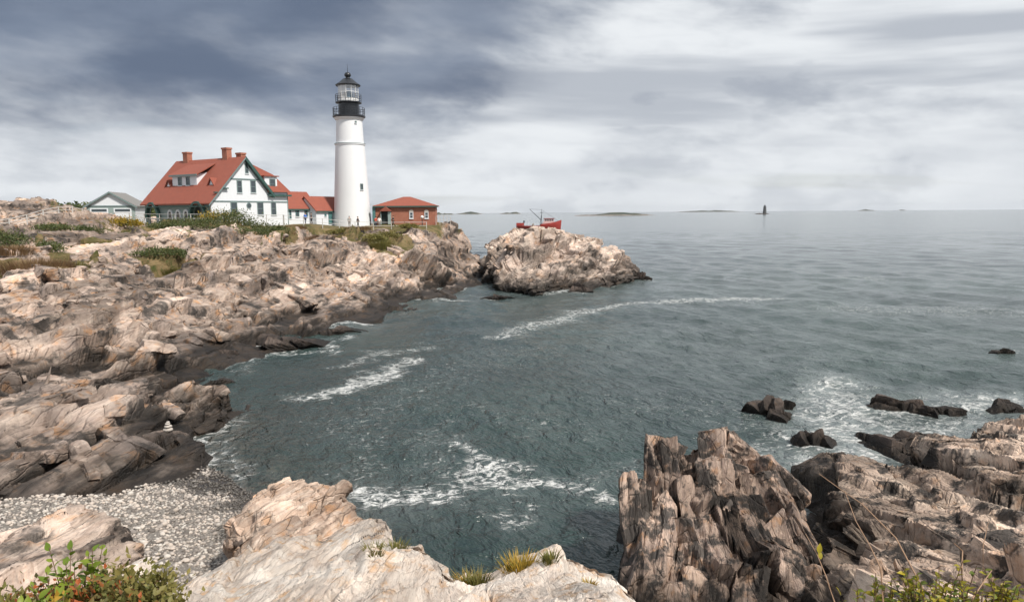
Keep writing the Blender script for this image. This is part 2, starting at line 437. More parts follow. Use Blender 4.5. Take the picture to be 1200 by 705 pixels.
ROCK_SLOPE = rock_mat('slope_rock', -14, 18, [(0.53, 0.405, 0.32), (0.43, 0.325, 0.26), (0.62, 0.51, 0.415), (0.17, 0.135, 0.115)],
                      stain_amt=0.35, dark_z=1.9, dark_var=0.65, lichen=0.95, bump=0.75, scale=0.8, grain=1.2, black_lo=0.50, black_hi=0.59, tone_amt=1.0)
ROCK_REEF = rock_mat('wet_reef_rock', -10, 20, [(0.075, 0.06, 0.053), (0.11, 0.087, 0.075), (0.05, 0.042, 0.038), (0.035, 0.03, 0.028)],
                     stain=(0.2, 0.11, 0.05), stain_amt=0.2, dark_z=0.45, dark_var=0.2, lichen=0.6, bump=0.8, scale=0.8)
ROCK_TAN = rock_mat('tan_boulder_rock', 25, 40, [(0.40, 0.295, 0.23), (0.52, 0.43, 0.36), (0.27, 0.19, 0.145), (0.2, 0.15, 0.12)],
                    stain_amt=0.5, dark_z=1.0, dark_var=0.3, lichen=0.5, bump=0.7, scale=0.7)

# ------------------------------------------------------------------ the sea
FOAM = [  # pixel polylines on the water, half-width in metres, strength
    ([(350, 468), (395, 458), (440, 440), (475, 422)], 0.9, 1.0), ([(395, 430), (440, 415), (512, 405)], 0.7, 0.7), ([(470, 402), (540, 395)], 1.0, 0.4),
    ([(436, 590), (470, 590), (505, 578), (540, 560), (552, 552)], 0.75, 1.0), ([(545, 522), (565, 535), (580, 550), (572, 562)], 0.6, 0.85),
    ([(558, 570), (580, 578), (612, 572), (650, 570), (690, 578), (712, 592)], 0.6, 1.0), ([(560, 605), (590, 603), (615, 600)], 0.35, 0.85),
    ([(500, 500), (520, 525), (510, 545)], 1.0, 0.5), ([(440, 480), (430, 540), (440, 580)], 1.4, 0.46), ([(560, 480), (620, 500), (680, 505)], 1.6, 0.42),
    ([(590, 394), (630, 380), (680, 366), (740, 356), (800, 352), (900, 350)], 1.3, 0.85), ([(700, 366), (800, 362), (930, 352)], 2.2, 0.35),
    ([(640, 345), (665, 338), (700, 333)], 1.6, 0.8), ([(745, 330), (770, 326)], 1.2, 0.4), ([(515, 352), (540, 352)], 1.3, 0.9), ([(500, 372), (560, 368)], 1.4, 0.3),
    ([(380, 382), (405, 381), (436, 376)], 0.9, 1.0), ([(310, 412), (350, 412), (385, 413), (408, 396)], 0.55, 0.9), ([(270, 440), (285, 432), (300, 425)], 0.5, 0.5),
    ([(985, 455), (990, 500), (985, 540), (950, 575), (930, 590)], 1.6, 0.85), ([(900, 505), (930, 525), (960, 540)], 1.2, 0.7), ([(1010, 540), (1040, 505), (1100, 500)], 1.2, 0.75),
    ([(1120, 480), (1150, 464), (1190, 472)], 1.3, 0.85), ([(1000, 470), (1040, 492), (1130, 498)], 1.6, 0.65), ([(740, 470), (820, 480), (890, 500)], 2.5, 0.42),
    ([(680, 560), (720, 560), (745, 548)], 0.8, 0.5), ([(1000, 362), (1100, 364), (1200, 366)], 4.0, 0.5), ([(870, 352), (960, 355)], 4.0, 0.3),
    ([(985, 326), (1020, 326)], 2.5, 0.6), ([(930, 440), (960, 420)], 2.0, 0.35), ([(265, 492), (255, 525), (280, 560), (315, 585)], 0.5, 0.7),
    ([(420, 500), (470, 470), (520, 440), (600, 410)], 3.0, 0.4), ([(740, 655), (735, 690)], 0.4, 0.5), ([(725, 610), (715, 640)], 0.5, 0.4)]

MILK_SHEEN = [([(985, 450), (990, 500), (975, 545), (940, 585)], 3.0, 0.55), ([(930, 500), (1000, 530), (1060, 505), (1200, 490)], 2.2, 0.42), ([(1110, 480), (1160, 462), (1220, 470)], 2.6, 0.5),
        ([(600, 390), (680, 366), (800, 352), (920, 350)], 3.0, 0.3), ([(700, 460), (850, 450), (1000, 430)], 9.0, 0.10), ([(800, 400), (1000, 405), (1250, 400)], 16.0, 0.2), ([(680, 335), (900, 330), (1250, 330)], 40.0, 0.2), ([(980, 362), (1220, 366)], 9.0, 0.3), ([(430, 600), (560, 570), (700, 580)], 2.2, 0.16),  # the widest bands lighten the water colour in place of reflected sky
        ([(520, 345), (600, 356), (700, 342), (760, 330)], 3.0, 0.2), ([(300, 412), (400, 398), (440, 378)], 1.8, 0.2)]
def make_sea():
    nr, nc = 650, 500
    uu = np.linspace(0, 1, nr); r = np.exp(math.log(11.0) + math.log(12000 / 11.0) * (0.62 * uu + 0.38 * uu ** 5)); th = np.linspace(R(-54), R(54), nc)
    RR, TT = np.meshgrid(r, th, indexing='ij')
    X = (RR * np.sin(TT)).ravel(); Y = (RR * np.cos(TT)).ravel(); RRf = RR.ravel()
    step = np.maximum(np.gradient(r)[:, None] * np.ones(nc), RR * R(108) / nc).ravel()
    Z = np.zeros(len(X)); g = np.random.default_rng(3)
    for k in range(64):
        lam = 0.8 * (16 / 0.8) ** ((k + g.random()) / 64); a = R(205 + g.normal() * 38)
        kx, ky = math.cos(a) * 2 * math.pi / lam, math.sin(a) * 2 * math.pi / lam
        amp = 0.0115 * lam ** 0.5
        att = 1 - smooth(step / lam, 0.22, 0.5)
        ph = X * kx + Y * ky + g.random() * 6.28
        grp = 0.55 + 0.45 * np.sin(X * kx * 0.13 - Y * ky * 0.11 + g.random() * 6.28)
        s = np.sin(ph); Z += att * amp * grp * (1.6 * np.exp(1.1 * (s - 1)) - .7 + 0.4 * s)
    q = np.stack([X, Y], 1)
    foam = np.zeros(len(X)); near = RRf < 400
    qn = q[near]; wq = np.stack([qn[:, 0], qn[:, 1], 0 * qn[:, 0]], 1)
    qw = qn + np.stack([fbm(wq / 2.4, 4, 91), fbm(wq / 2.4 + 60, 4, 92)], 1) * 1.9 + np.stack([fbm(wq / .7, 2, 93), fbm(wq / .7 + 60, 2, 94)], 1) * .5
    fo = np.zeros(len(qn))
    for line, wd, st in FOAM:
        pts = [tuple(P(x, y, 0.0).xy) for x, y in line]
        d = line_dist(qw, pts); fo = np.maximum(fo, st * np.exp(-(d / (wd * 1.35)) ** 2 * 0.8))
    # wash along every rock that stands in the water
    rq = np.hypot(qn[:, 0], qn[:, 1]); tq = np.arctan2(qn[:, 0], qn[:, 1]); fringe = np.zeros(len(qn))
    ii = np.clip(((np.log(rq) - math.log(16.0)) / math.log(195 / 16.0) * (HNR - 1)).round().astype(int), 0, HNR - 1); jj = np.clip(((tq - R(-52)) / R(54.5) * (HNC - 1)).round().astype(int), 0, HNC - 1)
    hz_ = HV[ii * HNC + jj, 2]; okh = (tq < R(2.5)) & (rq < 140); fringe = np.where(okh, np.exp(-(np.minimum(hz_, 0) / .55) ** 2), 0)
    a0, a1 = math.atan(305 / 820), math.atan(900 / 820)
    ii = np.clip((np.log(rq / 8.5) / math.log(34.0 / 8.5) * 369).round().astype(int), 0, 369); jj = np.clip(((tq - a0) / (a1 - a0) * 369).round().astype(int), 0, 369)
    hz_ = DV[ii * 370 + jj, 2]; okh = (tq > a0) & (rq < 34) & (rq > 8.5); fringe = np.maximum(fringe, np.where(okh, np.exp(-(np.minimum(hz_, 0) / .35) ** 2), 0))
    for pl in SHORE_POLYS:
        a = np.array(pl); c_ = a.mean(0); m_ = np.hypot(*(qn - c_).T) < np.hypot(*(a - c_).T).max() + 4
        fringe[m_] = np.maximum(fringe[m_], np.exp(-(np.maximum(poly_sd(qn[m_], a), 0) / max(.45, .012 * np.hypot(*c_))) ** 2))
    patch = smooth(fbm(wq / 3.5, 3, 95), -.12, .4)
    fo = np.maximum(fo, fringe * (.28 + .62 * patch))
    foam[near] = fo
    milk_sheen = np.zeros(len(X)); mi = np.zeros(len(qn))
    for line, wd, st in MILK_SHEEN:
        d = line_dist(qw, [tuple(P(x, y, 0.0).xy) for x, y in line]); mi = np.maximum(mi, st * np.exp(-(d / wd) ** 2))
    milk_sheen[near] = np.maximum(mi, fo * 0.18)
    # shelter: the cove is calmer than the open water
    cove = 1 - smooth(np.hypot(X + 6, (Y - 26) * 0.8), 16, 34)
    Z *= 1 - 0.5 * cove
    shal = np.exp(-np.maximum(0, line_dist(q, [tuple(P(*p, 0).xy) for p in ((262, 500), (240, 545), (320, 592), (335, 640))]) / 2.6) ** 1.4)
    me = mesh_from('sea', np.stack([X, Y, Z], 1), grid_faces(nr, nc)[:, ::-1], 180, {'foam': foam, 'shallow': shal, 'cove': cove, 'milk_sheen': milk_sheen, 'far': smooth(np.log(RRf), math.log(25), math.log(240))})
    m, t, b = principled('sea_water', (0.01, 0.03, 0.03), 0.06, IOR=1.5)
    pos = t.n('NewGeometry').outputs['Position']
    fa = t.n('Attribute', attribute_name='foam').outputs['Fac']; sh = t.n('Attribute', attribute_name='shallow').outputs['Fac']
    cv = t.n('Attribute', attribute_name='cove').outputs['Fac']
    big = t.noise(pos, 0.05, 3, 0.5)
    deep = t.mix(t.ramp(big, 0.35, 0.65), (0.015, 0.031, 0.030), (0.019, 0.041, 0.037))
    bed = t.mix(t.ramp(t.noise(pos, 2.2, 6, 0.7), 0.42, 0.62), (0.018, 0.026, 0.022), (0.075, 0.066, 0.05))
    deep = t.mix(t.math('MULTIPLY', sh, 0.9), deep, bed)
    fw = t.n('TexNoise'); t.set(fw.inputs['Vector'], pos); fw.inputs['Scale'].default_value = 1.1; fw.inputs['Detail'].default_value = 3
    fp = t.vmath('ADD', pos, t.vmath('MULTIPLY', t.vmath('SUBTRACT', fw.outputs['Color'], (.5, .5, .5)), (1.1, 1.1, 0)))
    fn = t.noise(t.mapping(fp, rot=(0, 0, R(20)), scale=(1.35, 0.8, 1)), 1.3, 5, 0.6, 0.4)
    fl = t.noise(t.mapping(fp, scale=(1.3, 0.75, 1)), 5.0, 5, 0.68)
    web = t.math('SUBTRACT', 1.0, t.math('MULTIPLY', t.math('ABSOLUTE', t.math('SUBTRACT', fn, 0.5)), 6.5), clamp=True)
    lace = t.math('ADD', t.math('MULTIPLY', web, 0.45), t.math('MULTIPLY', fl, 0.9))
    thr = t.math('SUBTRACT', 1.07, t.math('MULTIPLY', fa, 0.42))
    mask = t.math('MULTIPLY', t.ramp(t.math('SUBTRACT', lace, thr), -0.05, 0.26), 0.9)
    # scattered flecks everywhere, and milky bubbles round the foam; wide pale bands paint silver sky sheen into open water
    fleck = t.math('MULTIPLY', t.ramp(fl, 0.70, 0.80), 0.45)
    mask = t.math('MAXIMUM', mask, fleck)
    mk = t.n('Attribute', attribute_name='milk_sheen').outputs['Fac']
    milk_sheen = t.math('MULTIPLY', mk, t.math('ADD', 0.45, t.math('MULTIPLY', t.ramp(t.noise(fp, 0.45, 5, 0.62), 0.38, 0.66), 0.55)))
    deep = t.mix(milk_sheen, deep, (0.36, 0.40, 0.40))
    t.set(b.inputs['Base Color'], t.mix(mask, deep, (0.60, 0.61, 0.60)))
    t.set(b.inputs['Roughness'], t.math('SUBTRACT', t.math('ADD', 0.28, t.math('MULTIPLY', mask, 0.5)), t.math('MULTIPLY', t.n('Attribute', attribute_name='far').outputs['Fac'], 0.17)))
    h1 = t.noise(t.mapping(pos, rot=(0, 0, R(-65)), scale=(1.0, 0.6, 1)), 0.9, 3, 0.6, 0.5)
    h2 = t.noise(t.mapping(pos, rot=(0, 0, R(-50)), scale=(1.0, 0.55, 1)), 3.4, 2, 0.5, 0.3)
    h1 = t.math('POWER', h1, 1.6)
    h = t.math('ADD', t.math('MULTIPLY', h1, 0.42), t.math('MULTIPLY', h2, 0.085))
    h = t.math('ADD', h, t.math('MULTIPLY', mask, 0.02))
    bp = t.n('Bump', {'Height': h}); bp.inputs['Distance'].default_value = 1.0
    fr_ = t.n('Attribute', attribute_name='far').outputs['Fac']
    t.set(bp.inputs['Strength'], t.math('SUBTRACT', 1.3, t.math('MULTIPLY', fr_, 1.14)))
    t.t.links.new(bp.outputs[0], b.inputs['Normal'])
    tag(obj('sea', me, m), 'grey green choppy sea with foam streaks', None, None, 'structure')

# ------------------------------------------------------------------ the headland
HEAD = [  # (px, py, depth along the view) on the ground
    (-150, 570, 21.5), (0, 562, 22.2), (60, 560, 22.6), (0, 500, 26.5), (70, 500, 26.5), (0, 430, 36), (0, 380, 46), (0, 330, 58), (0, 300, 68), (0, 275, 82), (0, 264, 100), (-150, 430, 36), (-150, 330, 58), (-150, 275, 82),
    (150, 552, 24), (150, 510, 26), (150, 470, 29), (150, 440, 33.4), (150, 400, 41.5), (150, 350, 55), (150, 310, 68), (150, 282, 82), (150, 263, 97),
    (215, 510, 27.6), (235, 462, 33.6), (205, 468, 32.0), (225, 430, 41.5),
    (250, 402, 48), (250, 370, 55), (250, 330, 66), (250, 295, 80), (250, 268, 93), (250, 259, 106),
    (350, 375, 64.5), (350, 340, 70.6), (350, 300, 83), (350, 277, 93), (350, 262, 108),
    (450, 345, 79), (450, 318, 86), (450, 290, 97), (450, 268, 110), (450, 262, 118),
    (520, 335, 93), (520, 305, 99), (520, 283, 108), (520, 266, 118), (505, 262, 124),
    (553, 300, 113.5), (553, 284, 117), (545, 270, 125), (530, 268, 130),
    (410, 266, 116), (410, 300, 87), (410, 330, 77), (70, 400, 40.5), (70, 350, 53), (70, 290, 72), (70, 268, 92), (200, 275, 85), (300, 275, 88), (300, 320, 72), (300, 360, 64)]
WATER0 = [(556, 316), (540, 328), (520, 350), (480, 362), (440, 376), (400, 384), (345, 397), (300, 408), (262, 430), (272, 455), (268, 490), (245, 520)]

HNR, HNC = 650, 520
def make_headland():
    pts, vals = [], []
    for px, py, d in HEAD:
        v = Pd(px, py, d); pts.append((v.x, v.y)); vals.append(v.z)
    for px, py in WATER0:
        v = P(px, py, 0); pts.append((v.x, v.y)); vals.append(0.0)
        r = Vector((v.x, v.y)); off = Vector((1.0, -0.45)).normalized() * 7
        pts.append((v.x + off.x, v.y + off.y)); vals.append(-2.6)
    # below the cobble beach
    for px, py in ((30, 610), (110, 600), (190, 585), (240, 575), (290, 590)):
        v = P(px, py, 0.4); pts.append((v.x, v.y)); vals.append(0.0)
    for x, y, z in ((-6, 18, -1.5), (-14, 15, -1), (0, 26, -3), (-22, 12, 0.5), (-40, 15, 4), (-60, 40, 7), (-90, 70, 8), (-120, 110, 9), (-100, 160, 9), (-60, 150, 8.2), (-35, 150, 7.6), (-20, 135, 7.0),
                    (-8, 132, 3.5), (-2, 128, -2), (2, 118, -4), (0, 140, -4), (-20, 165, 4), (-60, 190, 6), (-130, 190, 9), (6, 105, -4), (-70, 120, 8.6), (-80, 105, 8.6), (-62, 112, 8.5),
                    (-45, 100, 8.25), (-41, 98.5, 8.3), (-36, 108, 8.1), (-30, 116, 7.95), (-55, 108, 8.4), (-26, 119, 7.8), (-15, 119, 7.75), (-15, 126, 7.6), (-50, 118, 8.2)):
        pts.append((x, y)); vals.append(z)
    nr, nc = HNR, HNC
    r = np.exp(np.linspace(math.log(16.0), math.log(195.0), nr)); th = np.linspace(R(-52), R(2.5), nc)
    RR, TT = np.meshgrid(r, th, indexing='ij')
    X = (RR * np.sin(TT)).ravel(); Y = (RR * np.cos(TT)).ravel()
    q = np.stack([X, Y], 1)
    Z = rbf(pts, vals, q, 0.3)
    # hummock of bare rock beyond the path
    h = Pd(15, 262, 128); e = ((X - h.x) / 13) ** 2 + ((Y - h.y) / 12) ** 2
    Z += 3.0 * np.exp(-e ** 1.6)
    V0 = np.stack([X, Y, Z], 1)
    # broad ribs first, then blocks
    fr = frame(6, 42)
    flat = np.zeros(len(X))      # levelled ground round the buildings
    bl = [tuple(Pd(*p).xy) for p in ((150, 262, 101), (248, 260, 95), (335, 262, 100), (405, 266, 105), (440, 268, 107), (508, 266, 110), (508, 262, 128), (300, 255, 135), (100, 255, 130), (60, 262, 110))]
    sd = poly_sd(q, bl); flat = 1 - smooth(sd, -1.0, 4.0)
    rib = fbm(np.stack([(V0 @ fr)[:, 0] / 2.6, (V0 @ fr)[:, 1] / 13, Z / 6], 1), 4, 11) + 0.6 * fbm(np.stack([X / 9, Y / 9, Z / 9], 1), 3, 12)
    amp = (1 - 0.97 * flat) * (0.55 + 0.45 * smooth(Z, 0.2, 2.5))
    Z2 = Z + rib * 0.6 * amp
    V0 = np.stack([X, Y, Z2], 1)
    N = grid_normals(V0, nr, nc)
    rr_ = np.hypot(X, Y); t0 = np.zeros(len(X)); V1 = V0.copy()
    for q_, (fs, fk) in enumerate((((5.0, 18.0, 7.0), .65), ((1.9, 8.0, 3.0), .7))): V1 = facet(V1, N, fr, fs, 221 + q_, fk, off=.32, warp=fs[0] * .4, wscale=fs[0] * 1.8, tone=t0)
    V0 = V0 + (V1 - V0) * amp[:, None]
    d, tone = rock_disp(V0, fr, [(3.3, 14.0, 6.0, 0.62), (1.3, 6.0, 2.6, 0.17), (0.45, 2.2, 1.0, 0.045)], 21, warp=0.9, wscale=6.0, fade=[1.0, 1.0, 1 - smooth(rr_, 40, 80)])
    tone = tone * .6 + t0
    d = np.clip(d, -1.3, 1.6)
    V = V0 + N * (d * amp)[:, None]
    # pull the rock under the cobble beach
    bd = beach_z(q); inb = 1 - smooth(poly_sd(q, BEACH_POLY), -1.0, 0.1)
    V[:, 2] = np.where(inb > 0, np.minimum(V[:, 2], V[:, 2] * (1 - inb) + (bd - 0.5) * inb), V[:, 2])
    # soil mask: level ground and the vegetated upper slope
    veg = np.zeros(len(X))
    for (px, py, dd, rx, ry) in VEG:
        c = Pd(px, py, dd); veg = np.maximum(veg, 1 - smooth(np.hypot((X - c.x) / rx, (Y - c.y) / ry), 0.6, 1.15))
    veg = np.maximum(veg, flat)
    up = smooth(Z2, 5.0, 7.4) * 0.55
    veg = np.clip(np.maximum(veg, up * smooth(fbm(np.stack([X / 3, Y / 3, Z / 3], 1), 4, 77), -0.05, 0.35)), 0, 1)
    me = mesh_from('headland', V, grid_faces(nr, nc)[:, ::-1], 20, {'tone': tone * (1 - flat), 'veg': veg})
    # ground material: rock, with soil and short grass where it is vegetated
    m = ROCK_LEFT.copy(); m.name = 'headland_ground'; nt = m.node_tree; t = NT.__new__(NT); t.t = nt
    b = next(n for n in nt.nodes if n.type == 'BSDF_PRINCIPLED'); src = b.inputs['Base Color'].links[0].from_socket
    pos = t.n('NewGeometry').outputs['Position']
    va = t.n('Attribute', attribute_name='veg').outputs['Fac']
    n1 = t.noise(pos, 0.55, 6, 0.65); n2 = t.noise(pos, 2.3, 5, 0.65)
    g = t.mix(t.ramp(n1, 0.38, 0.62), (0.085, 0.075, 0.028), (0.20, 0.145, 0.075)); g = t.mix(t.ramp(n2, 0.5, 0.7), g, (0.055, 0.075, 0.022))
    f = t.ramp(t.math('ADD', va, t.math('MULTIPLY', t.math('SUBTRACT', n2, 0.5), 0.9)), 0.42, 0.6)
    t.set(b.inputs['Base Color'], t.mix(f, src, g))
    o = tag(obj('headland', me, m), 'long rocky headland of tan and grey ledges', None, None, 'structure')
    return o, V, N, tone

VEG = [(250, 266, 96, 10, 6), (190, 268, 92, 6, 5), (310, 268, 95, 5, 5), (45, 312, 62, 4.5, 4.0), (195, 300, 74, 4, 3), (455, 288, 98, 3.2, 6), (20, 290, 73, 4, 3), (120, 285, 79, 4, 3), (410, 276, 100, 5, 3), (90, 300, 68, 3, 2)]

# the beach is a tilted sheet through three places read off the photograph
_a, _b, _c = P(240, 545, 0), P(320, 590, 0), P(0, 590, 1.6)
_n = (_b - _a).cross(_c - _a).normalized()
def beach_z(q):
    return _a.z - ((q[:, 0] - _a.x) * _n.x + (q[:, 1] - _a.y) * _n.y) / _n.z
BEACH_POLY = [tuple(P(x, y, z).xy) for x, y, z in ((-130, 560, 1.9), (0, 584, 1.7), (60, 578, 1.4), (140, 572, 1.1), (185, 563, 0.7), (232, 556, 0.35), (250, 520, 0), (275, 505, 0), (345, 570, -0.3), (352, 640, 0), (250, 720, 1), (-150, 720, 2))]

HEADLAND, HV, HN, HT = make_headland()

def ground_z(x, y):
    """height of the headland at a place (its mesh is a fan of rows and columns round the view point)"""
    r = math.hypot(x, y); th = math.atan2(x, y)
    i = (math.log(r) - math.log(16.0)) / (math.log(195.0) - math.log(16.0)) * (HNR - 1); j = (th - R(-52)) / R(54.5) * (HNC - 1)
    i = int(min(max(round(i), 0), HNR - 1)); j = int(min(max(round(j), 0), HNC - 1))
    return float(HV[i * HNC + j, 2])

# ------------------------------------------------------------------ free-standing rock masses
SHORE_POLYS = []
def loft_rock(name, poly, tops, mat, fr, octs, seed, step=0.05, bottom=-1.2, flare=0.35, warp=0.35, wscale=1.6, amp=1.0, zlim=None, center=None, n2max=400, facets=()):
    """a rock mass: a footprint, a top surface through given places, and steep sides down to below the water"""
    pv = [Pd(*p) for p in poly]; p2 = np.array([(v.x, v.y) for v in pv])
    tv = [Pd(*p) for p in tops] + [Vector(p) for p in (zlim or [])]
    if bottom < -.7: SHORE_POLYS.append([tuple(x) for x in p2])
    c = np.array(center) if center is not None else p2.mean(0)
    ang = np.unwrap(np.arctan2(p2[:, 1] - c[1], p2[:, 0] - c[0])); rad = np.hypot(*(p2 - c).T)
    per = np.hypot(*(np.roll(p2, -1, 0) - p2).T).sum(); nth = int(min(760, per / step))
    th = np.linspace(0, 2 * math.pi, nth, endpoint=False)
    # boundary by ray casting
    rho = np.zeros(nth); dx, dy = np.cos(th), np.sin(th)
    for i in range(len(p2)):
        a, b = p2[i] - c, p2[(i + 1) % len(p2)] - c; e = b - a
        den = dx * e[1] - dy * e[0]
        with np.errstate(divide='ignore', invalid='ignore'):
            t_ = (a[0] * e[1] - a[1] * e[0]) / den; u_ = (a[0] * dy - a[1] * dx) / den
        ok = (t_ > 0) & (u_ >= -1e-6) & (u_ <= 1 + 1e-6)
        rho = np.where(ok, np.maximum(rho, t_), rho)
    k = np.ones(5) / 5; rho = np.convolve(np.concatenate([rho[-2:], rho, rho[:2]]), k, 'valid')
    n1 = int(max(10, rho.mean() / step)); zs = [v.z for v in tv]; H = max(zs) - bottom
    n2 = int(min(max(8, H / step), n2max))
    s = np.linspace(0.0, 1, n1) ** 0.8
    rr = s[:, None] * rho[None]
    X = c[0] + rr * dx; Y = c[1] + rr * dy
    Zt = rbf([(v.x, v.y) for v in tv], zs, np.stack([X.ravel(), Y.ravel()], 1), 0.02).reshape(X.shape)
    Zt = np.clip(Zt, min(zs) - 0.4, max(zs) + 0.25)
    edge = Zt[-1]; Zt = Zt - (smooth(s, 0.8, 1.0) ** 2)[:, None] * 0.05 * np.minimum(edge - bottom, 1.0)
    edge = Zt[-1]
    u = np.linspace(0, 1, n2 + 1)[1:]
    Zd = edge[None] + (bottom - edge)[None] * u[:, None]
    rd = rho[None] + flare * (edge - bottom)[None] * u[:, None]
    X = np.concatenate([X, c[0] + rd * dx]); Y = np.concatenate([Y, c[1] + rd * dy]); Z = np.concatenate([Zt, Zd])
    nr = X.shape[0]
    # close the seam by repeating the first column
    X = np.concatenate([X, X[:, :1]], 1); Y = np.concatenate([Y, Y[:, :1]], 1); Z = np.concatenate([Z, Z[:, :1]], 1)
    V0 = np.stack([X.ravel(), Y.ravel(), Z.ravel()], 1); nc = nth + 1
    G = V0.reshape(nr, nc, 3); gu = np.gradient(G, axis=0); gv = np.gradient(G, axis=1)
    N = np.cross(gu, gv).reshape(-1, 3); N /= np.linalg.norm(N, axis=1, keepdims=True) + 1e-9
    N = N.reshape(nr, nc, 3); N[:, -1] = N[:, 0] = (N[:, 1] + N[:, -2]) / 2
    for _ in range(3):   # soften the normals so that the blocks do not fan out at the rim
        N[1:-1] = (N[:-2] + N[1:-1] + N[2:]) / 3
    N = N.reshape(-1, 3); N /= np.linalg.norm(N, axis=1, keepdims=True) + 1e-9
    tone0 = np.zeros(len(V0))
    for q_, (fs, fk) in enumerate(facets): V0 = facet(V0, N, fr, fs, seed + 200 + q_, fk, warp=fs[0] * .35, wscale=fs[0] * 1.6, tone=tone0)
    V0 = V0.reshape(nr, nc, 3); V0[:, -1] = V0[:, 0]; V0 = V0.reshape(-1, 3)
    d, tone = rock_disp(V0, fr, octs, seed, warp, wscale)
    tone = tone * .6 + tone0
    d = d * amp
    fade = np.ones((nr, nc)); fade[:4] = np.linspace(0.9, 1, 4)[:, None]
    V = V0 + N * (d * fade.ravel())[:, None]
    me = mesh_from(name, V, grid_faces(nr, nc), 18, {'tone': tone})
    return obj(name, me, mat), V, N

def ico(sub):
    bm = bmesh.new(); bmesh.ops.create_icosphere(bm, subdivisions=sub, radius=1.0)
    V = np.array([v.co[:] for v in bm.verts]); F = np.array([[v.index for v in f.verts] for f in bm.faces]); bm.free()
    return V, F
ICO = {k: ico(k) for k in (1, 2, 3, 4, 5)}

def boulder_mesh(name, dims, seed, sub=4, nplanes=14, fr=None, octs=None, flat=0.62, smooth_angle=32, rough=0.03):
    """an angular boulder: a ball cut by planes, then jointed and roughened"""
    g = np.random.default_rng(seed); V, F = ICO[sub]; V = V.copy()
    n = g.normal(size=(nplanes, 3)); n /= np.linalg.norm(n, axis=1, keepdims=True)
    for k in range(nplanes):
        dk = flat + (0.92 - flat) * g.random()
        e = V @ n[k] - dk; V -= np.outer(np.maximum(e, 0), n[k])
    V = V / np.abs(V).max(0) * (np.array(dims) / 2)
    L = max(dims)
    nrm = V / (np.array(dims) / 2) ** 2; nrm /= np.linalg.norm(nrm, axis=1, keepdims=True) + 1e-9
    tone = np.zeros(len(V))
    if octs:
        d, tone = rock_disp(V + 100 * seed % 37, fr if fr is not None else np.eye(3), octs, seed, 0.2 * L / 4, L / 3); V = V + nrm * d[:, None]
    V = V + nrm * (fbm(V / (L * 0.12), 4, seed + 5) * rough * L)[:, None]
    return mesh_from(name, V, F, smooth_angle, {'tone': tone})

def blocky_mesh(name, dims, seed, sub=4, skew=13, box=0.56, chips=5, layers=None, smooth_angle=22, rough=0.004):
    """a joint block: a ball cut by three pairs of skewed joint planes and a few chipped corners, with fine layers across x"""
    g = np.random.default_rng(seed); V, F = ICO[sub]; V = V.copy(); pl = []
    for a in range(3):
        for sg in (-1, 1):
            n = np.zeros(3); n[a] = sg; n += g.normal(size=3) * math.tan(R(skew)) * .7; pl.append((n / np.linalg.norm(n), box * g.uniform(.85, 1.15)))
    for _ in range(chips):
        n = g.normal(size=3); n /= np.linalg.norm(n); pl.append((n, box * g.uniform(1.12, 1.45)))
    for _ in range(2):
        for n, dk in pl: V -= np.outer(np.maximum(V @ n - dk, 0), n)
    V = V / np.abs(V).max(0) * (np.array(dims) / 2); L = max(dims)
    nrm = V / (np.array(dims) / 2) ** 2; nrm /= np.linalg.norm(nrm, axis=1, keepdims=True) + 1e-9
    d, tone = rock_disp(V + (seed * 1.37) % 29, np.eye(3), layers or [(.22 * L, 1.2 * L, .9 * L, .03 * L), (.07 * L, .6 * L, .5 * L, .012 * L)], seed, .06 * L, L / 3)
    V = V + nrm * d[:, None] + nrm * (fbm(V / (L * .1), 3, seed + 5) * rough * L)[:, None]
    return mesh_from(name, V, F, smooth_angle, {'tone': tone * .5 + (g.random() - .5) * .5})

FR_L, FR_R, FR_S = frame(6, 42), frame(8, 8), frame(-14, 18)

# cobble beach sheet (the stones are laid on it below)
def make_beach():
    lo = np.array(BEACH_POLY).min(0) - 1; hi = np.array(BEACH_POLY).max(0) + 1
    nx, ny = 170, 150
    X, Y = np.meshgrid(np.linspace(lo[0], hi[0], nx), np.linspace(lo[1], hi[1], ny)); q = np.stack([X.ravel(), Y.ravel()], 1)
    z = beach_z(q) + 0.10 * fbm(np.stack([q[:, 0] / 2, q[:, 1] / 2, 0 * q[:, 0]], 1), 3, 5) - 0.03
    z -= 1.2 * smooth(poly_sd(q, BEACH_POLY), 0.15, 0.8)
    me = mesh_from('cobble_beach', np.stack([q[:, 0], q[:, 1], z], 1), grid_faces(ny, nx), 180)
    m, t, b = principled('shingle_bed', (0.15, 0.13, 0.11), 0.9)
    pos = t.n('NewGeometry').outputs['Position']; sz = t.n('SeparateXYZ', {0: pos}).outputs[2]
    vo = t.n('TexVoronoi'); t.set(vo.inputs['Vector'], pos); vo.inputs['Scale'].default_value = 14.0
    c = t.mix(t.ramp(vo.outputs['Distance'], 0.15, 0.5), (0.34, 0.31, 0.275), (0.15, 0.135, 0.12))
    wet = t.math('SUBTRACT', 1.0, t.ramp(t.math('ADD', sz, t.math('MULTIPLY', t.noise(pos, 0.9, 4, 0.6), 0.5)), 0.35, 0.8))
    c = t.mix(wet, c, (0.035, 0.03, 0.026)); t.set(b.inputs['Base Color'], c)
    t.set(b.inputs['Roughness'], t.math('SUBTRACT', 0.9, t.math('MULTIPLY', wet, 0.6)))
    tag(obj('cobble_beach', me, m), 'pale cobble beach at the head of the cove', None, None, 'structure')
make_beach()

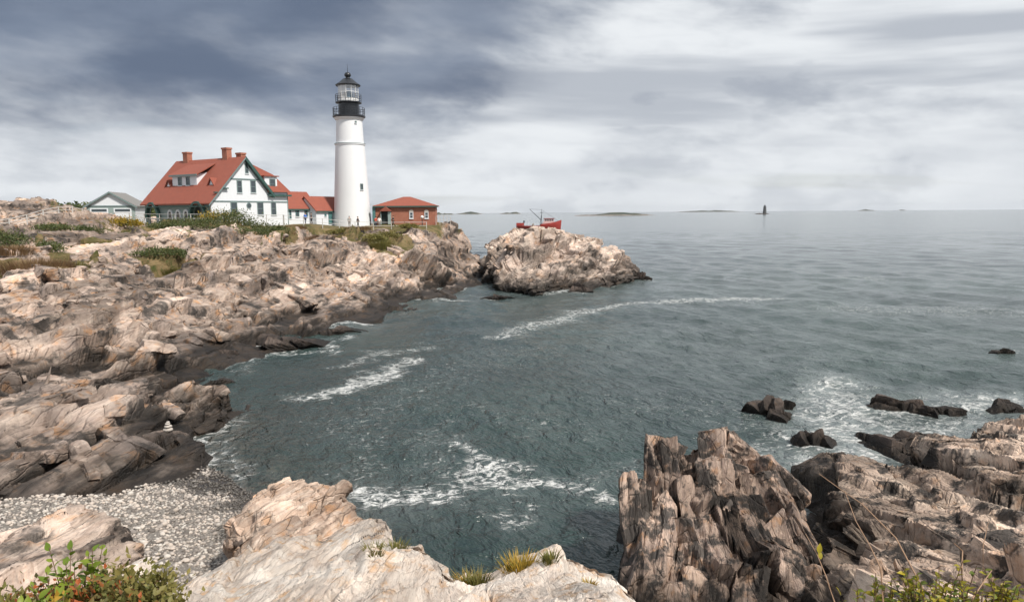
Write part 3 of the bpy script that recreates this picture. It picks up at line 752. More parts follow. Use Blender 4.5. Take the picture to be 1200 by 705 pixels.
# the ground the view is taken from, with the pale ledge below it
cliff, CV, CN = loft_rock('cliff_top',
    [(150, 672, 6.0), (170, 648, 6.9), (215, 634, 7.7), (262, 622, 8.4), (330, 605, 9.0), (395, 604, 9.0), (440, 606, 8.9), (462, 618, 8.6), (468, 640, 8.0), (480, 630, 8.3), (515, 640, 8.1), (538, 664, 7.5), (552, 655, 7.9), (608, 650, 8.0), (690, 661, 7.7),
     (704, 672, 7.4), (722, 678, 7.2), (745, 684, 7.0), (785, 692, 6.8), (810, 715, 6.1), (1000, 760, 5.0), (1400, 780, 4.6), (2100, 900, 3.0), (1500, 3000, -2.4), (-300, 3000, -2.4), (-900, 900, 3.0), (-250, 760, 4.9), (60, 735, 5.0), (130, 700, 5.4)],
    [(300, 705, 5.3), (200, 705, 5.3), (430, 705, 5.5), (600, 705, 6.1), (740, 705, 6.3), (180, 664, 6.8), (262, 642, 8.2), (330, 624, 8.8), (395, 622, 8.8), (452, 622, 8.5), (500, 648, 7.8), (560, 662, 7.6), (610, 655, 7.8), (690, 661, 7.6), (740, 680, 6.9), (775, 690, 6.7), (300, 664, 6.9), (400, 658, 6.9), (520, 690, 6.5)],
    ROCK_LEDGE, frame(7, 48), [(1.15, 3.4, 2.0, 0.12), (0.4, 1.5, 0.8, 0.04), (0.10, 0.6, 0.3, 0.015), (0.035, 0.25, 0.12, 0.006)], 301, step=0.031, bottom=-0.5, flare=0.06,
    warp=0.3, zlim=[(-3.5, 4.2, 7.2), (-5.5, 3.0, 7.5), (3.0, 4.0, 7.35), (5.0, 3.5, 7.3), (0, 0, 8.35), (-4, -2, 8.6), (4, -2, 8.6), (8, 1, 7.6), (-8, 1, 7.8)], center=(-0.8, 4.9), n2max=70, facets=(((1.0, 3.0, 1.6), .6), ((0.32, 1.3, 0.65), .4)))
tag(cliff, 'pale ledge of streaked rock falling away below the view point', None, None, 'structure')

# the split rock stack standing in the water
stack, SV, SN = loft_rock('rock_stack',
    [(733, 640, 17.4), (742, 575, 19.4), (756, 528, 20.6), (790, 520, 21.0), (812, 545, 20.6), (830, 510, 21.4), (862, 516, 21.4), (900, 548, 20.6), (930, 585, 19.6), (950, 620, 18.4), (968, 680, 16.4), (960, 740, 14.9), (850, 760, 14.4), (740, 730, 15.2)],
    [(760, 552, 20.0), (775, 545, 20.2), (795, 546, 20.2), (803, 570, 19.0), (815, 565, 19.4), (836, 526, 20.7), (855, 526, 20.7), (875, 530, 20.3), (895, 552, 19.7), (925, 590, 18.8), (748, 600, 18.6), (780, 600, 18.3), (800, 640, 17.3), (830, 590, 18.6), (860, 575, 18.9),
     (890, 575, 18.9), (915, 620, 18.0), (938, 640, 17.6), (745, 660, 17.0), (790, 690, 16.3), (840, 640, 17.1), (880, 640, 17.1), (900, 690, 16.2), (955, 690, 16.5), (850, 720, 15.6), (750, 715, 15.7)],
    ROCK_STACK, frame(8, 16), [(1.1, 4.6, 2.3, 0.36), (0.42, 2.4, 1.15, 0.10), (0.12, 1.2, 0.7, 0.025), (0.05, 0.6, 0.4, 0.008)], 411, step=0.046, flare=0.08, warp=0.35, wscale=1.8, facets=(((1.7, 3.6, 2.4), .75), ((0.62, 1.9, 1.25), .7)))
tag(stack, 'tall split stack of upright dark and tan rock layers in the water', 'rock')

# left foreground slab and the tan boulder at the edge of the cobbles
slab, _, _ = loft_rock('rock_slab',
    [(-220, 640, 11.5), (0, 612, 13.1), (60, 598, 13.6), (108, 595, 13.4), (150, 614, 12.7), (167, 634, 12.0), (150, 670, 10.6), (60, 710, 9.2), (-220, 730, 9)],
    [(0, 620, 12.6), (60, 604, 13.0), (110, 599, 12.9), (150, 622, 12.2), (160, 636, 11.7), (60, 650, 10.9), (120, 650, 10.9), (-120, 640, 11.5), (0, 690, 9.6), (140, 660, 10.7)],
    ROCK_LEFT, frame(20, 30), [(1.3, 3.0, 1.8, 0.17), (0.4, 1.1, 0.7, 0.06), (0.1, 0.4, 0.28, 0.015)], 511, step=0.06, bottom=0.2, flare=0.1, facets=(((1.1, 2.2, 1.4), .8), ((0.4, 1.0, 0.6), .6)))
tag(slab, 'flat cracked pinkish slab with a broken brown end behind the shrubs', 'rock')
tanb, _, _ = loft_rock('tan_boulder',
    [(268, 607, 16.6), (296, 578, 17.9), (335, 556, 18.6), (372, 556, 18.6), (404, 566, 18.3), (421, 588, 17.6), (420, 625, 16.2), (350, 640, 15.2), (280, 640, 15.2)],
    [(285, 604, 16.8), (308, 586, 17.5), (338, 565, 18.1), (370, 569, 18.0), (398, 577, 17.8), (414, 592, 17.3), (350, 604, 16.4), (300, 622, 15.7), (400, 622, 15.9)],
    ROCK_TAN, frame(30, 40), [(0.9, 2.2, 1.4, 0.16), (0.3, 0.9, 0.5, 0.06), (0.08, 0.35, 0.2, 0.015)], 521, step=0.045, flare=0.1, bottom=-0.8, facets=(((0.9, 1.8, 1.2), .85), ((0.35, 0.9, 0.5), .65)))
tag(tanb, 'rust stained tan boulder between the cobbles and the green water', 'rock')
headr, _, _ = loft_rock('slanted_boulder',
    [(166, 478, 31.4), (196, 462, 33.4), (235, 449, 35.0), (258, 447, 35.4), (267, 462, 34.4), (262, 488, 32.4), (240, 502, 31.0), (210, 505, 30.6), (185, 497, 30.6)],
    [(172, 478, 31.5), (205, 464, 33.0), (235, 452, 34.4), (257, 450, 34.8), (262, 468, 33.6), (235, 480, 32.2), (210, 490, 31.2)],
    ROCK_LEFT, frame(24, 30), [(0.9, 3.2, 1.6, 0.26), (0.34, 1.4, 0.7, 0.09), (0.14, 0.6, 0.3, 0.025)], 531, step=0.06, flare=0.1, bottom=-0.8, facets=(((1.2, 2.8, 1.6), .85), ((0.5, 1.3, 0.8), .7)))
tag(headr, 'slanting layered boulder at the water beyond the stone pile', 'rock')
flatb, _, _ = loft_rock('split_boulder',
    [(146, 552, 25.6), (165, 520, 27.4), (190, 506, 28.4), (230, 508, 28.6), (240, 522, 27.6), (238, 545, 26.4), (205, 556, 25.6), (170, 556, 25.4)],
    [(152, 548, 25.8), (170, 520, 27.2), (195, 507, 28.0), (228, 510, 28.0), (236, 526, 27.2), (205, 525, 26.8), (175, 535, 26.2), (228, 546, 26.2)],
    ROCK_LEFT, frame(24, 12), [(1.6, 3.6, 2.0, 0.08), (0.5, 1.6, 0.9, 0.025), (0.16, 0.6, 0.3, 0.01)], 541, step=0.05, flare=0.12, bottom=-0.3, facets=(((1.9, 3.2, 2.2), .9), ((0.7, 1.6, 1.0), .5)))
tag(flatb, 'smooth flat topped grey boulder split by a crack at the edge of the cobbles', 'rock')

# the rocky slope on the seaward side of the cove
def make_slope():
    pts, vals = [], []
    for p in ((1000, 640, 17), (1000, 560, 22), (960, 600, 20.8), (1100, 560, 20.5), (1100, 640, 15.3), (1200, 540, 21), (1200, 604, 16.5), (1200, 680, 12.2), (1000, 700, 15.6), (1180, 524, 26), (1250, 522, 25), (1060, 600, 17.8), (1050, 545, 22.8), (1150, 566, 19.5), (1100, 700, 12.6), (1300, 600, 15), (1400, 536, 20), (1300, 700, 10.5), (1030, 680, 14.8), (1400, 700, 9)):
        v = Pd(*p); pts.append((v.x, v.y)); vals.append(v.z)
    for p in ((975, 700), (960, 680), (965, 650), (942, 590), (955, 568), (1000, 543), (1060, 528), (1130, 521), (1165, 508), (1210, 498), (1300, 490)):
        v = P(*p, 0.05); pts.append((v.x, v.y)); vals.append(0.05)
    for p in ((900, 700), (920, 600), (960, 520), (1050, 500), (1200, 470), (1400, 460)):
        v = P(*p, -1.4); pts.append((v.x, v.y)); vals.append(-1.4)
    nr, nc = 370, 370
    r = np.exp(np.linspace(math.log(8.5), math.log(34.0), nr)); th = np.linspace(math.atan(305 / 820), math.atan(900 / 820), nc)
    RR, TT = np.meshgrid(r, th, indexing='ij'); X = (RR * np.sin(TT)).ravel(); Y = (RR * np.cos(TT)).ravel()
    Z = np.clip(rbf(pts, vals, np.stack([X, Y], 1), 0.05), -1.6, 5.5)
    V0 = np.stack([X, Y, Z], 1); q = V0 @ FR_S
    Z = Z + 0.35 * fbm(np.stack([q[:, 0] / 1.1, q[:, 1] / 5, Z / 3], 1), 4, 61) * smooth(Z, -0.4, 0.6)
    V0 = np.stack([X, Y, Z], 1); N = grid_normals(V0, nr, nc)
    t0 = np.zeros(len(V0))
    for q_, (fs, fk) in enumerate((((2.0, 5.0, 2.6), .8), ((0.8, 2.6, 1.3), .6))): V0 = facet(V0, N, FR_S, fs, 262 + q_, fk, off=.3, warp=fs[0] * .35, wscale=fs[0] * 1.6, tone=t0)
    d, tone = rock_disp(V0, FR_S, [(1.4, 4.6, 2.4, 0.38), (0.5, 2.2, 1.1, 0.09), (0.14, 0.8, 0.45, 0.025), (0.055, 0.5, 0.25, 0.01)], 62, 0.4, 2.0); tone = tone * .6 + t0
    V = V0 + N * (np.clip(d, -0.6, 0.8) * (0.4 + 0.6 * smooth(Z, 0, 0.8)))[:, None]
    o = obj('rocky_shore', mesh_from('rocky_shore', V, grid_faces(nr, nc)[:, ::-1], 18, {'tone': tone}), ROCK_SLOPE)
    tag(o, 'rocky shore slope of black and tan layered rock', None, None, 'structure')
    return o, V, N
SLOPE, DV, DN = make_slope()

# the rock island off the point
isle, IV, IN = loft_rock('rock_island',
    [(569, 318, 109), (573, 332, 100), (590, 345, 88), (625, 347, 85), (662, 341, 88), (700, 336, 92), (733, 330, 97), (748, 322, 106), (735, 312, 113), (690, 300, 120), (620, 300, 122), (580, 305, 118)],
    [(600, 287, 101), (585, 300, 100), (576, 307, 105), (615, 277, 101), (632, 272, 101), (655, 273, 102), (690, 289, 100), (715, 301, 101), (738, 313, 104), (640, 300, 93.5), (600, 312, 92), (670, 308, 94), (650, 274, 109), (700, 318, 95), (620, 330, 87.5), (600, 281, 112)],
    ROCK_ISLE, frame(28, 34), [(2.4, 7.0, 4.0, 0.75), (0.95, 3.0, 1.6, 0.3), (0.4, 1.3, 0.7, 0.12)], 601, step=0.165, flare=0.05, bottom=-1.5, warp=1.0, wscale=5, facets=(((3.2, 7.5, 4.2), .7), ((1.3, 3.4, 1.9), .6)))
tag(isle, 'bare craggy rock island off the lighthouse point', 'rock island')

# reefs and boulders awash
REEF = [  # name, label, px, waterline y, width px, height px, depth ratio, yaw, tilt, seed
    ('reef_rock', 'dark wedge of reef slanting into the foam beyond the split stack', 906, 489, 56, 24, 0.7, -35, 14, 1),
    ('reef_rock', 'little reef knob just behind the dark slanting wedge', 926, 476, 22, 8, 0.7, 10, 0, 2),
    ('reef_rock', 'rounded black reef rock with a tan patch in the foam', 954, 522, 48, 24, 0.8, 0, 5, 3),
    ('reef_rock', 'large tilted black reef slab below the tan shore slope', 1106, 540, 130, 36, 0.7, -22, 14, 4),
    ('reef_rock', 'long low brown reef lying beyond the tilted slab', 1068, 483, 84, 17, 0.5, -6, -6, 5),
    ('reef_rock', 'low reef rock at the end of the long brown reef', 1119, 485, 36, 11, 0.6, 8, 0, 6),
    ('reef_rock', 'flat reef rock beside the white breaking wave', 1187, 482, 50, 13, 0.6, 5, 0, 7),
    ('reef_rock', 'small pointed black rock between the tilted slab and tan slope', 1152, 528, 36, 15, 0.8, -10, 8, 8),
    ('reef_rock', 'dark boulder at the top of the tan shore slope', 1200, 519, 34, 15, 0.8, 0, 8, 9),
    ('reef_rock', 'lone black rock far out in the open grey water', 1181, 416, 27, 11, 0.7, 12, -8, 10),
    ('reef_rock', 'small wet rock in the surf close to the rocky shore', 948, 557, 26, 8, 0.7, 0, 0, 11),
    ('reef_rock', 'tiny wet rock beside the surf at the black shore rocks', 976, 551, 24, 8, 0.7, 0, 0, 12),
    ('reef_rock', 'flat wet rock awash before the rock island', 586, 350, 36, 5, 0.6, 4, 0, 13),
    ('reef_rock', 'brown rock in the foam at the foot of the rock island', 682, 344, 30, 11, 0.7, 0, 6, 14),
    ('reef_rock', 'dark pointed rock off the seaward tip of the rock island', 752, 328, 17, 12, 0.8, -15, 12, 15),
    ('reef_rock', 'angular black boulder in the wet gap beside the slanting boulder', 186, 465, 34, 12, 0.8, 0, 6, 16),
    ('reef_rock', 'weedy brown reef rock at the mouth of the wet gap', 262, 424, 44, 12, 0.7, 10, 0, 17),
    ('reef_rock', 'dark flat reef running out from the headland into the cove', 340, 408, 96, 10, 0.55, 14, 3, 18),
    ('reef_rock', 'dark weedy ledge beside the foam below the headland', 400, 392, 60, 8, 0.6, 14, 2, 19)]
REEFKINDS = []
for name, lab, px, py, w, h, asp, yaw, tilt, sd in REEF:
    c = P(px, py, 0.0); sc = c.y / F_PX; W = w * sc; Hh = max(0.24, h * sc * 1.15)
    Dp = W * asp
    g = np.random.default_rng(700 + sd); nb = 2 if w < 27 else (3 if w < 45 else 5)
    e = empty(name, (c.x, c.y + Dp * .3, 0), R(yaw)); tag(e, lab, 'rock')
    SHORE_POLYS.append([(c.x + W * .5 * math.cos(a), c.y + Dp * .3 + Dp * .5 * math.sin(a)) for a in np.linspace(0, 6.28, 12, endpoint=False)])
    if not REEFKINDS:
        for k in range(8):
            me = blocky_mesh('rock_block', (1.0, 0.62, 1.0), 5000 + k, 4, 22, chips=8)
            me.materials.append(ROCK_REEF); REEFKINDS.append(me)
    for k in range(nb):
        f = (k + .5) / nb - .5; hk = Hh * (1 - 1.1 * abs(f + .12)) * g.uniform(.75, 1.05) if nb > 2 else Hh * (1, .6)[k]
        o = obj('rock_block', REEFKINDS[g.integers(8)], None, e); ww = W * (.8 if nb <= 2 else 2.5 / nb) * g.uniform(.8, 1.2)
        o.scale = (ww, Dp * g.uniform(.9, 1.5), hk * 2.0); o.location = (f * W * .8, g.normal() * Dp * .2, -hk * .1)
        o.rotation_euler = (R(g.normal() * 8), R(tilt + 14 + g.normal() * 7), R(g.normal() * 12))

make_sea()

# loose blocks lying on the ledges (pieces of the setting they lie on)
BLOCKS = {}
def scatter_blocks(parent, V, N, mat, n, zr, dr, size, seed, key, fr_yaw, cond=None, sink=0.25, aspect=(1.0, 0.55, 0.42), sub=3):
    g = np.random.default_rng(seed)
    if key not in BLOCKS:
        BLOCKS[key] = [blocky_mesh('rock_block', (2 * aspect[1], 2 * aspect[0], 2 * aspect[2]), 800 + seed * 13 + k, sub + 1, 15) for k in range(9)]
        for me in BLOCKS[key]: me.materials.append(mat)
    dist = np.hypot(V[:, 0], V[:, 1])
    ok = (V[:, 2] > zr[0]) & (V[:, 2] < zr[1]) & (dist > dr[0]) & (dist < dr[1])
    if cond is not None: ok &= cond(V)
    idx = np.nonzero(ok)[0]; idx = g.choice(idx, min(n, len(idx)), replace=False)
    for i in idx:
        s = size[0] + (size[1] - size[0]) * g.random() ** 2.2
        nz = Vector(N[i]).lerp(Vector((0, 0, 1)), 0.35).normalized()
        rot = nz.to_track_quat('Z', 'Y').to_matrix() @ Matrix.Rotation(R(fr_yaw + g.normal() * 22), 3, 'Z')
        o = obj('rock_block', BLOCKS[key][g.integers(9)], None, parent)
        o.location = Vector(V[i]) - nz * (s * aspect[2] * sink); o.rotation_euler = (Matrix.Rotation(R(g.normal() * 9), 3, 'X') @ rot).to_euler()
        o.scale = (s * (0.7 + 0.6 * g.random()), s * (0.8 + 0.6 * g.random()), s * (0.7 + 0.6 * g.random()))
def foliated_blocks(parent, V, N, mat, n, zr, size, seed, az, dip, cond, dims=(0.36, 0.8, 1.0), sink=0.5, jit=9):
    g = np.random.default_rng(seed); kinds = []
    for k in range(10):
        me = blocky_mesh('rock_block', (2 * dims[0] * g.uniform(.7, 1.3), 2 * dims[1], 2 * dims[2]), 3000 + seed * 17 + k, 4, 14)
        me.materials.append(mat); kinds.append(me)
    ok = (V[:, 2] > zr[0]) & (V[:, 2] < zr[1]) & cond(V); idx = np.nonzero(ok)[0]; idx = g.choice(idx, n, replace=False)
    fr_ = Matrix(frame(az, dip).tolist())
    for i in idx:
        s_ = size[0] + (size[1] - size[0]) * g.random() ** 1.7
        o = obj('rock_block', kinds[g.integers(10)], None, parent)
        o.location = Vector(V[i]) - Vector(N[i]) * (s_ * .55 * sink) - Vector((0, 0, s_ * .25))
        o.rotation_euler = (fr_ @ Euler((R(g.normal() * jit), R(g.normal() * jit * .6), R(g.normal() * jit * .6))).to_matrix()).to_euler()
        o.scale = (s_ * g.uniform(.75, 1.3), s_ * g.uniform(.7, 1.2), s_ * g.uniform(.7, 1.35))
inview = lambda V: (V[:, 0] / V[:, 1] > -0.76)
scatter_blocks(HEADLAND, HV, HN, ROCK_LEFT, 130, (0.9, 7.0), (26, 62), (0.22, 1.0), 1, 'L', -6, inview)
scatter_blocks(HEADLAND, HV, HN, ROCK_LEFT, 140, (1.0, 7.4), (62, 112), (0.5, 1.6), 2, 'L', -6, inview)
STACK_BLOCKS = [  # px, py of the middle of each block's face, width px, height px, lean (degrees, top to the left positive)
    (766, 562, 24, 88, 2), (786, 560, 26, 80, 3), (744, 622, 26, 112, 6), (758, 612, 20, 90, 3), (752, 684, 44, 66, 6), (797, 636, 42, 58, 8), (778, 660, 26, 70, 4), (806, 590, 24, 62, 4),
    (838, 524, 38, 52, 12), (866, 533, 78, 34, -30), (778, 532, 46, 34, -14), (908, 566, 70, 30, -42), (836, 572, 46, 78, 8), (862, 568, 36, 70, 12), (888, 552, 30, 44, 18), (898, 588, 54, 70, 22), (880, 612, 40, 58, 18), (836, 640, 46, 66, 6), (870, 652, 42, 62, 8),
    (906, 648, 48, 84, 12), (926, 606, 22, 108, 26), (942, 642, 26, 116, 24), (820, 692, 50, 50, 4), (872, 700, 50, 48, 6), (918, 702, 46, 50, 10), (950, 690, 34, 60, 14), (790, 702, 40, 46, 5), (852, 610, 30, 50, 6)]
for k, (px, py, w, h, ln) in enumerate(STACK_BLOCKS):
    g = np.random.default_rng(4000 + k); dd = 16.0 + (705 - py) / 195 * 4.55; c = Pd(px, py, dd + .30); sc = dd / F_PX
    me = blocky_mesh('rock_block', (w * sc * 1.22, 1.5, h * sc * 1.25), 4100 + k, 5 if h > 68 else 4, 17, box=.54, chips=8, layers=[(.30, 3.0, 2.2, .05), (.10, 1.4, 1.2, .022), (.035, .7, .6, .008)])
    o = obj('rock_block', me, ROCK_STACK, stack, loc=c, rot=(R(-24 + g.normal() * 6), R(-ln), R(-8 + g.normal() * 8)))
foliated_blocks(SLOPE, DV, DN, ROCK_SLOPE, 70, (0.3, 4.6), (0.22, 0.85), 4, -14, 26, lambda V: (V[:, 0] / V[:, 1] < 0.8) & (np.hypot(V[:, 0], V[:, 1]) > 12), (0.34, 1.1, 0.6))
scatter_blocks(isle, IV, IN, ROCK_ISLE, 60, (0.8, 8), (80, 125), (0.4, 1.2), 5, 'I', -28, lambda V: IN[:, 2] > 0.3)

# ------------------------------------------------------------------ cobbles on the beach
m, t, b = principled('cobble', (0.4, 0.37, 0.34), 0.8)
att = t.n('Attribute', attribute_name='tone'); oi = t.n('ObjectInfo')
rnd = t.math('FRACT', t.math('ADD', att.outputs['Fac'], oi.outputs['Random']))
pos = t.n('NewGeometry').outputs['Position']; sz = t.n('SeparateXYZ', {0: pos}).outputs[2]
c = t.n('ValToRGB'); t.set(c.inputs[0], t.math('MULTIPLY', rnd, 0.9)); cr = c.color_ramp
cr.elements[0].position = 0; cr.elements[0].color = (0.10, 0.088, 0.078, 1); cr.elements[1].position = 1; cr.elements[1].color = (0.54, 0.50, 0.45, 1)
for p_, cc in ((0.18, (0.18, 0.16, 0.145)), (0.4, (0.40, 0.355, 0.315)), (0.62, (0.50, 0.43, 0.37)), (0.8, (0.48, 0.45, 0.41))):
    e = cr.elements.new(p_); e.color = (*cc, 1)
wetn = t.noise(pos, 0.55, 4, 0.6)
wet = t.math('SUBTRACT', 1.0, t.ramp(t.math('ADD', sz, t.math('MULTIPLY', t.math('SUBTRACT', wetn, 0.5), 1.9)), 0.25, 0.62))
cc = t.mix(t.math('MULTIPLY', t.ramp(t.noise(pos, 9, 4, 0.6), 0.45, 0.7), 0.25), c.outputs[0], (0.25, 0.22, 0.2))
cc = t.mix(t.math('MULTIPLY', wet, 0.88), cc, (0.035, 0.031, 0.026))
t.set(b.inputs['Base Color'], cc); t.set(b.inputs['Roughness'], t.math('SUBTRACT', 0.82, t.math('MULTIPLY', wet, 0.5)))
COBBLE = m

def make_cobbles():
    g = np.random.default_rng(12); poly = np.array(BEACH_POLY); lo, hi = poly.min(0), poly.max(0)
    q = lo + (hi - lo) * g.random((26000, 2)); q = q[poly_sd(q, poly) < 0.35]
    ok = (q[:, 0] / q[:, 1] > -0.82) & (q[:, 0] / q[:, 1] < -0.30) & (q[:, 1] > 15.5)
    q = q[ok][:8200]; z = beach_z(q); k = z > -0.35; q, z = q[k], z[k]
    size = 0.030 + 0.042 * g.random(len(q)) ** 1.8 + (g.random(len(q)) < 0.05) * 0.035
    zz = z + 0.10 * fbm(np.stack([q[:, 0] / 2, q[:, 1] / 2, 0 * q[:, 0]], 1), 3, 5) - 0.03
    order = np.argsort(-size * (0.6 + 0.4 * (z > 0.15)) / q[:, 1]); big = order[:290]; rest = order[290:]
    kinds = []
    for j in range(8):
        V, F = ICO[2]; V = V * np.array([1, 0.78, 0.55]) * (1 + 0.16 * fbm(V * 1.3, 2, 40 + j))[:, None]
        me = mesh_from('cobble', V, F, 180, {'tone': np.zeros(len(V))}); me.materials.append(COBBLE); kinds.append(me)
    for i in big:
        o = bpy.data.objects.new('cobble', kinds[g.integers(8)]); COL.objects.link(o)
        s = size[i]; o.location = (q[i, 0], q[i, 1], zz[i] + s * 0.42); o.scale = (s * 1.05, s * (0.85 + .3 * g.random()), s * (0.8 + .5 * g.random()))
        o.rotation_euler = (g.normal() * .25, g.normal() * .25, g.random() * 6.28)
        tag(o, 'rounded sea worn cobble, one of the larger stones on the beach', 'cobble', 'larger cobbles on the beach')
    V0, F0 = ICO[1]; n = len(rest); nv = len(V0)
    a = g.random(n) * 6.28; ca, sa = np.cos(a), np.sin(a)
    S = np.stack([size[rest] * 1.1, size[rest] * (0.75 + .3 * g.random(n)), size[rest] * (0.5 + .25 * g.random(n))], 1)
    base = V0[None] * (1 + 0.18 * (g.random((n, nv, 1)) - .5)) * S[:, None]
    tilt = g.normal(size=(n, 1)) * 0.22
    x = base[..., 0] * ca[:, None] - base[..., 1] * sa[:, None]; y = base[..., 0] * sa[:, None] + base[..., 1] * ca[:, None]
    zc = base[..., 2] + x * tilt
    V = np.stack([x + q[rest, 0:1], y + q[rest, 1:2], zc + (zz[rest] + size[rest] * 0.3)[:, None]], -1).reshape(-1, 3)
    F = (F0[None] + (np.arange(n) * nv)[:, None, None]).reshape(-1, 3)
    me = mesh_from('cobbles', V, F, 180, {'tone': np.repeat(g.random(n), nv)})
    tag(obj('shingle', me, COBBLE), 'small pale and wet dark stones covering the beach', 'shingle', None, 'stuff')
make_cobbles()

# the little pile of balanced stones
pz = Pd(197, 506, 27.9); zc = None
hit = min(((Vector(v.co) - pz).length, v.co.z) for v in flatb.data.vertices)[1]
zc = hit
for k, (s, w) in enumerate(((0.20, 'broad bottom stone of the balanced pile on the split boulder'), (0.155, 'second stone up in the balanced pile on the split boulder'), (0.12, 'third stone up in the balanced pile on the split boulder'), (0.075, 'small top stone of the balanced pile on the split boulder'))):
    V, F = ICO[3]; V = V * np.array([s, s * .85, s * .42]) * (1 + 0.12 * fbm(V * 1.4, 2, 140 + k))[:, None]
    me = mesh_from('stacked_stone', V, F, 180, {'tone': np.zeros(len(V))})
    mt, t2, b2 = principled('pale_stone_%d' % k, (0.38 + .03 * k, 0.345 + .03 * k, 0.31 + .03 * k), 0.8)
    zc += s * .38
    tag(obj('stacked_stone', me, mt, loc=(pz.x + 0.02 * (k % 2), pz.y, zc), rot=(0, 0, k)), w, 'stone'); zc += s * .38

# ------------------------------------------------------------------ buildings
WHITE = paint('white_clapboard', (0.68, 0.71, 0.745), 0.5, 0.06)
TOWER = paint('white_masonry', (0.69, 0.705, 0.72), 0.6, 0.07, 0.5)
ROOF = paint('red_shingles', (0.25, 0.072, 0.046), 0.85, 0.4, 1.4)
GREENTRIM = paint('dark_green_trim', (0.035, 0.085, 0.075), 0.5, 0.1)
GREYTRIM = paint('grey_green_trim', (0.16, 0.22, 0.22), 0.55, 0.1)
PORCHGREY = paint('grey_green_boards', (0.26, 0.33, 0.32), 0.6, 0.1)
TEAL = paint('teal_paint', (0.07, 0.17, 0.17), 0.5, 0.12)
BLACKPAINT = paint('black_iron', (0.012, 0.014, 0.018), 0.35, 0.1)
WHITEPAINT = paint('white_paint', (0.78, 0.78, 0.77), 0.5, 0.08)
GREYROOF = paint('grey_shingles', (0.20, 0.195, 0.19), 0.85, 0.2)
FENCEPAINT = paint('weathered_fence_paint', (0.52, 0.51, 0.49), 0.7, 0.25)
CONCRETE = paint('pale_concrete', (0.48, 0.45, 0.41), 0.85, 0.12)
GLASS, _t, _b = principled('window_glass', (0.05, 0.065, 0.075), 0.08)
LGLASS = bpy.data.materials.new('lantern_glass'); LGLASS.use_nodes = True; _t = NT(LGLASS.node_tree)
_m = _t.n('MixShader', {0: 0.16}); _t.t.links.new(_t.n('BsdfTransparent').outputs[0], _m.inputs[1]); _t.t.links.new(_t.n('BsdfGlossy', {'Roughness': 0.05}).outputs[0], _m.inputs[2])
_t.t.links.new(_m.outputs[0], _t.n('OutputMaterial').inputs[0])
LENS, _t, _b = principled('lantern_lens', (0.10, 0.20, 0.28), 0.1, Metallic=0.3)
DARKIN, _t, _b = principled('dark_interior', (0.02, 0.03, 0.03), 0.8)
def brick_mat(name, c1, c2, mortar, sc):
    m, t, b = principled(name, c1, 0.85)
    pos = t.n('TexCoord').outputs['Object']
    sx = t.n('SeparateXYZ', {0: pos}); u = t.math('ADD', sx.outputs[0], sx.outputs[1])
    vec = t.n('CombineXYZ', {0: u, 1: sx.outputs[2], 2: 0.0}).outputs[0]
    br = t.n('TexBrick'); t.set(br.inputs['Vector'], vec); br.inputs['Scale'].default_value = sc
    t.set(br.inputs['Color1'], c1); t.set(br.inputs['Color2'], c2); t.set(br.inputs['Mortar'], mortar)
    br.inputs['Mortar Size'].default_value = 0.012
    c = t.mix(t.math('MULTIPLY', t.ramp(t.noise(pos, 0.9, 5, 0.6), 0.4, 0.7), 0.35), br.outputs[0], (0.24, 0.085, 0.05))
    t.set(b.inputs['Base Color'], c)
    return m
BRICK = brick_mat('red_brick', (0.37, 0.135, 0.085), (0.29, 0.10, 0.062), (0.36, 0.25, 0.19), 2.2)

def window(parent, o, ax, w, h, mat=None, name='window', sash=True):
    """o: centre of the sill on the wall (local), ax: unit vector along the wall; the wall's outward side is ax x up"""
    o = Vector(o); ax = Vector(ax); up = Vector((0, 0, 1)); out = ax.cross(up)
    fr = MB()
    def pc(u0, u1, z0, z1, d0, d1):
        a = [o + ax * u + up * z for u, z in ((u0, z0), (u1, z0), (u1, z1), (u0, z1))]
        return a, out * d0, out * d1
    t_ = 0.11
    for u0, u1, z0, z1 in ((-w / 2, -w / 2 + t_, 0, h), (w / 2 - t_, w / 2, 0, h), (-w / 2 + t_, w / 2 - t_, h - t_, h), (-w / 2 + t_, w / 2 - t_, 0, t_)):
        fr.prism(*pc(u0, u1, z0, z1, 0.0, 0.07))
    if sash: fr.prism(*pc(-w / 2 + t_, w / 2 - t_, h / 2 - .03, h / 2 + .03, 0.0, 0.05))
    f = fr.build(name, mat or GREYTRIM, parent)
    MB().prism(*pc(-w / 2 + t_, w / 2 - t_, t_, h - t_, -0.05, 0.02)).build('pane', GLASS, f)
    MB().prism(*pc(-w / 2 - .06, w / 2 + .06, -.08, -.002, -0.02, 0.12)).build('sill', WHITE, f)
    return f

